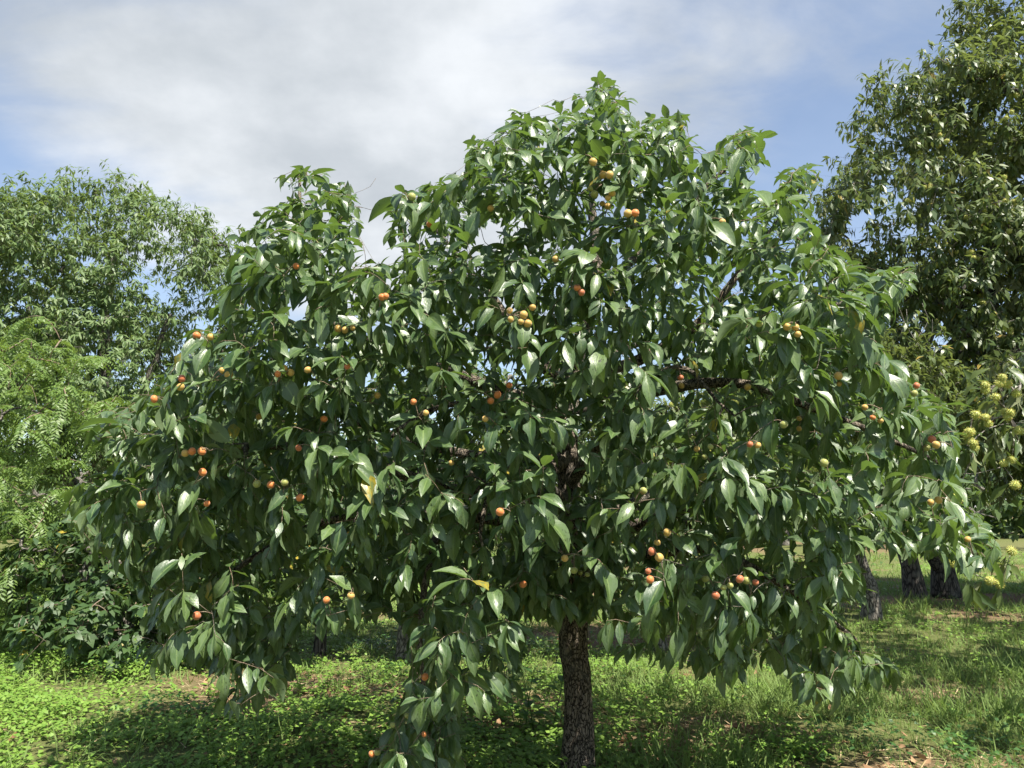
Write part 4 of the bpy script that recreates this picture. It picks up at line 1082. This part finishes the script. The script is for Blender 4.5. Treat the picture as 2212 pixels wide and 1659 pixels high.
# ------------------------------------------------------------------ ground cover
def scatter(n, seed, y0=4.6, y1=30, pw=1.08):
    rg = np.random.default_rng(seed)
    e = 1 - pw
    y = (y0 ** e + rg.random(n) * (y1 ** e - y0 ** e)) ** (1 / e)
    x = rg.uniform(-1, 1, n) * (0.72 * y + 0.8)
    return x, y, rg
def grassiness(x, y):
    g = np.clip((x - 0.2) * 0.7 + (fbm(x, y, 0.45, 3) - 0.5) * 3.0, 0, 1)
    return np.maximum(g, np.clip((y - 9.5) * 0.4, 0, 1) * 0.8)
def build_cover():
    # broad-leaved weeds
    x, y, rg = scatter(30000, 71)
    dens = (1 - 0.93 * bare(x, y)) * (1 - 0.80 * grassiness(x, y)) * np.clip(fbm(x + 50, y, 1.7, 3) * 2.6 - 0.55, 0.22, 1)
    k = rg.random(len(x)) < dens
    x, y = x[k], y[k]
    hgt = np.clip((fbm(x - 20, y + 60, 0.9, 3) - 0.32) * 0.42, 0.025, 0.20) * rg.uniform(0.6, 1.3, len(x))
    per = 9
    n = len(x) * per
    X = np.repeat(x, per); Y = np.repeat(y, per); H = np.repeat(hgt, per)
    a = rg.uniform(0, 2 * np.pi, n); hh = rg.random(n) ** 0.7
    far = np.clip(Y / 9.0, 1, 2.2)
    rr = rg.uniform(0.01, 0.075, n) * far
    pos = np.stack([X + np.cos(a) * rr, Y + np.sin(a) * rr, np.zeros(n)], 1)
    pos[:, 2] = gz(pos[:, 0], pos[:, 1]) + 0.012 + H * hh
    d = np.stack([np.cos(a), np.sin(a), rg.normal(0.10, 0.35, n)], 1)
    nn = np.stack([rg.normal(0, 0.28, n), rg.normal(-0.15, 0.28, n), np.ones(n)], 1)
    sc = rg.uniform(0.026, 0.058, n) * far
    T_w = simple_leaves(0.66, 1, 2, [(0.4, 1.0), (0.8, 0.9)], fold=0.2)
    patch = fbm(X + 11, Y - 5, 0.8, 3) + rg.normal(0, 0.05, n) > 0.60
    Rm = frames(d, nn); wh = rg.integers(0, 2, n); rnd = rg.random(n)
    for nm, lab, mat, s in (('ground_weeds', 'bright green low broad-leaved weeds carpeting the orchard floor', M_weed, ~patch), ('ground_ivy', 'darker low broad-leaved weeds growing in patches on the orchard floor', M_weedd, patch)):
        o = link(nm, leaves_mesh(nm, T_w, wh[s], pos[s], Rm[s], sc[s], rnd[s], mat)); o['kind'] = 'stuff'; o['label'] = lab; o['category'] = 'weeds'
    # grass
    x, y, rg = scatter(20000, 73)
    g = grassiness(x, y)
    k = rg.random(len(x)) < (1 - 0.86 * bare(x, y)) * np.clip(0.13 + g, 0, 1) * np.clip(fbm(x + 80, y, 1.2, 3) * 2.4 - 0.35, 0.40, 1)
    x, y, g = x[k], y[k], g[k]
    per = 9
    n = len(x) * per
    X = np.repeat(x, per); Y = np.repeat(y, per)
    far = np.clip(Y / 9.0, 1, 2.2)
    hs = np.clip(0.06 + (fbm(X + 3, Y + 9, 0.7, 3) - 0.35) * 0.45, 0.05, 0.21) * rg.uniform(0.5, 1.3, n)
    a = rg.uniform(0, 2 * np.pi, n)
    pos = np.stack([X + rg.normal(0, 0.035, n) * far, Y + rg.normal(0, 0.035, n) * far, np.zeros(n)], 1)
    pos[:, 2] = gz(pos[:, 0], pos[:, 1]) - 0.005
    lean = rg.uniform(0.15, 1.3, n)
    d = np.stack([np.cos(a) * lean, np.sin(a) * lean, np.ones(n)], 1)
    nn = np.stack([-np.cos(a), -np.sin(a), np.full(n, 0.4)], 1)
    T_g = [leaf_template(1, 2, w_, petiole=0.0, fold=0, curl=c, power=0.35, seed=i) for i, (w_, c) in enumerate([(0.036, -0.9), (0.03, -1.5), (0.04, -0.5)])]
    T_g = [(V * np.array([1, 1, 1]), Q, uv) for V, Q, uv in T_g]
    Rm = frames(d, -nn); sc = hs * 1.25; wh = rg.integers(0, 3, n)
    # far blades are drawn broader so that the turf closes
    Rm[:, :, 0] *= far[:, None]
    o = link('grass', leaves_mesh('grass', T_g, wh, pos, Rm, sc, rg.random(n), M_grass)); o['kind'] = 'stuff'; o['label'] = 'long soft grass on the orchard floor'; o['category'] = 'grass'
    # short turf further off
    rg = np.random.default_rng(79)
    nT = 9000
    y = rg.uniform(7.5, 22, nT); x = rg.uniform(-1, 1, nT) * (0.70 * y + 0.5)
    k = rg.random(nT) < (1 - 0.8 * bare(x, y))
    x, y = x[k], y[k]; n = len(x) * 7
    X = np.repeat(x, 7) + rg.normal(0, 0.10, n); Y = np.repeat(y, 7) + rg.normal(0, 0.10, n)
    a = rg.uniform(0, 2 * np.pi, n); lean = rg.uniform(0.2, 1.2, n)
    pos = np.stack([X, Y, gz(X, Y) - 0.005], 1)
    d = np.stack([np.cos(a) * lean, np.sin(a) * lean, np.ones(n)], 1)
    T_t = [leaf_template(1, 1, 0.12, petiole=0.0, fold=0, curl=0, seed=0)]
    V0 = np.array([[-0.06, 0, 0], [0.06, 0, 0], [0.0, 1, 0.15]]); T_t = [(V0, np.array([[0, 1, 2]]), np.array([[0, 0], [1, 0], [0.5, 1]]))]
    o = link('turf', leaves_mesh('turf', T_t, np.zeros(n, int), pos, frames(d, np.stack([np.cos(a), np.sin(a), np.full(n, -0.4)], 1)), rg.uniform(0.06, 0.17, n), rg.random(n), M_grass)); o['kind'] = 'stuff'
    o['label'] = 'short turf between the orchard trees'; o['category'] = 'grass'
    # dry straw and fallen leaves on the bare patches
    x, y, rg = scatter(26000, 75, y1=18)
    k = rg.random(len(x)) < np.clip(bare(x, y) * 1.1 + 0.06, 0, 1)
    x, y = x[k], y[k]; n = len(x)
    a = rg.uniform(0, 2 * np.pi, n)
    pos = np.stack([x, y, gz(x, y) + rg.uniform(0.004, 0.03, n)], 1)
    d = np.stack([np.cos(a), np.sin(a), rg.normal(0, 0.12, n)], 1); nn = np.stack([rg.normal(0, 0.4, n), rg.normal(0, 0.4, n), np.ones(n)], 1)
    T_s = [leaf_template(1, 2, 0.035, petiole=0.0, fold=0, curl=c, power=0.5, seed=i) for i, c in enumerate((0.3, -0.4))]
    o = link('dry_straw', leaves_mesh('dry_straw', T_s, rg.integers(0, 2, n), pos, frames(d, nn), rg.uniform(0.06, 0.20, n), rg.random(n), M_straw)); o['kind'] = 'stuff'; o['label'] = 'dry tan straw lying on the bare patches of ground'; o['category'] = 'straw'
    x, y, rg = scatter(9000, 77, y1=16)
    und = np.exp(-(np.hypot(x - 0.3, y - 5.6) / 2.6) ** 2)
    k = rg.random(len(x)) < np.clip(und * 0.5 * (0.3 + bare(x, y)) + bare(x, y) * 0.12, 0, 1)
    x, y = x[k], y[k]; n = len(x)
    a = rg.uniform(0, 2 * np.pi, n)
    pos = np.stack([x, y, gz(x, y) + rg.uniform(0.008, 0.03, n)], 1)
    d = np.stack([np.cos(a), np.sin(a), rg.normal(0, 0.2, n)], 1); nn = np.stack([rg.normal(0, 0.4, n), rg.normal(0, 0.4, n), np.ones(n)], 1)
    o = link('leaf_litter', leaves_mesh('leaf_litter', simple_leaves(0.5, 2, 3, [(1.6, 1.0), (-1.2, 1.0)], fold=0.4), rg.integers(0, 2, n), pos, frames(d, nn), rg.uniform(0.05, 0.11, n), rg.random(n), M_litter)); o['kind'] = 'stuff'
    o['label'] = 'brown fallen leaves scattered under the trees'; o['category'] = 'leaf litter'
build_cover()

# single weeds that stand out from the cover
T_wl = [leaf_template(2, 5, w_, petiole=0.12, fold=0.25, curl=c, seed=i) for i, (w_, c) in enumerate([(0.42, 0.6), (0.36, 1.0), (0.5, 0.4)])]
WL = {m.name: [mesh_np('weed_leaf', V, [Q], m, uv=uv, rnd=np.zeros(len(V))) for V, Q, uv in T_wl] for m in (M_weed, M_weedd)}
def weed(u, v, Y, h, stems, nl, ls, mat, label, spread=0.12, seed=0, name='weed_plant'):
    rg = np.random.default_rng(seed)
    b = P(u, v, Y); x, y = b[0], b[1]
    z = float(gz(x, y))
    root = thing(name, (x, y, z), label, 'weed')
    for s in range(stems):
        a = rg.uniform(0, 6.28)
        bx, by = x + rg.normal(0, spread * 0.5), y + rg.normal(0, spread * 0.5)
        top = np.array([bx + math.cos(a) * spread, by + math.sin(a) * spread, z + h * rg.uniform(0.7, 1.05)])
        p = resample([(bx, by, z - 0.02), ((bx + top[0]) / 2 + rg.normal(0, 0.02), (by + top[1]) / 2, z + h * 0.5), top], 10)
        V, Q, T = tube(p, np.linspace(0.005, 0.002, 10), 5)
        link('stem', mesh_np('stem', V, [Q, T], mat), root)
        for k in range(nl):
            t = 0.25 + 0.75 * (k + 0.5) / nl
            q = p[min(int(t * 9), 9)]
            a2 = k * 2.4 + rg.uniform(-0.3, 0.3)
            d = nrm(np.array([[math.cos(a2), math.sin(a2), 0.35 * t + rg.normal(0, 0.2)]]))
            Rm = frames(d, np.array([[0, -0.1, 1.0]]) + rg.normal(0, 0.15, (1, 3)))[0]
            sc = ls * rg.uniform(0.75, 1.2) * (1.15 - 0.35 * t)
            o = link('leaf', WL[mat.name][rg.integers(0, 3)], root)
            M4 = np.eye(4); M4[:3, :3] = Rm * sc; M4[:3, 3] = q
            o.matrix_basis = Matrix(M4.tolist())
def gy(v):     # distance at which the floor shows at picture height v
    return 1.6 / math.tan(math.atan((v - 829.5) / F) - PITCH)
weed(1135, 1590, gy(1590), 0.62, 5, 11, 0.115, M_weedd, 'dark leafy sapling growing close beside the persimmon trunk', 0.16, 1)
weed(28, 1500, gy(1500), 0.16, 2, 7, 0.10, M_weed, 'pale star-leaved weed by a bare patch in front of the feathery tree', 0.05, 2)
weed(135, 1345, gy(1345), 0.62, 14, 10, 0.13, M_weed, 'tall lime green weed clump in front of the dark bush', 0.5, 3)
weed(655, 1500, gy(1500), 0.24, 4, 8, 0.075, M_weed, 'leafy weed catching sun in the shade before the thin dark trunk', 0.09, 4)
weed(720, 1485, gy(1485), 0.22, 3, 8, 0.075, M_weed, 'leafy weed in the shade before the paler rough trunk', 0.08, 5)
weed(1400, 1640, gy(1640), 0.16, 6, 8, 0.065, M_weed, 'spreading bright weed in the shade of the fruiting boughs', 0.20, 6)
weed(1560, 1652, gy(1652), 0.14, 4, 7, 0.07, M_weed, 'low bright seedling between the spreading weed and the straw patch', 0.12, 7)
weed(1715, 1630, gy(1630), 0.17, 9, 8, 0.06, M_weed, 'dense bright green weed clump at the edge of the dry straw', 0.20, 8)
weed(1328, 1575, gy(1575), 0.12, 3, 6, 0.06, M_weed, 'tiny bright seedling on the bare soil beside the persimmon trunk', 0.06, 9)
weed(470, 1500, gy(1500), 0.14, 4, 7, 0.085, M_weed, 'bright weed under the lowest drooping persimmon bough', 0.10, 10)
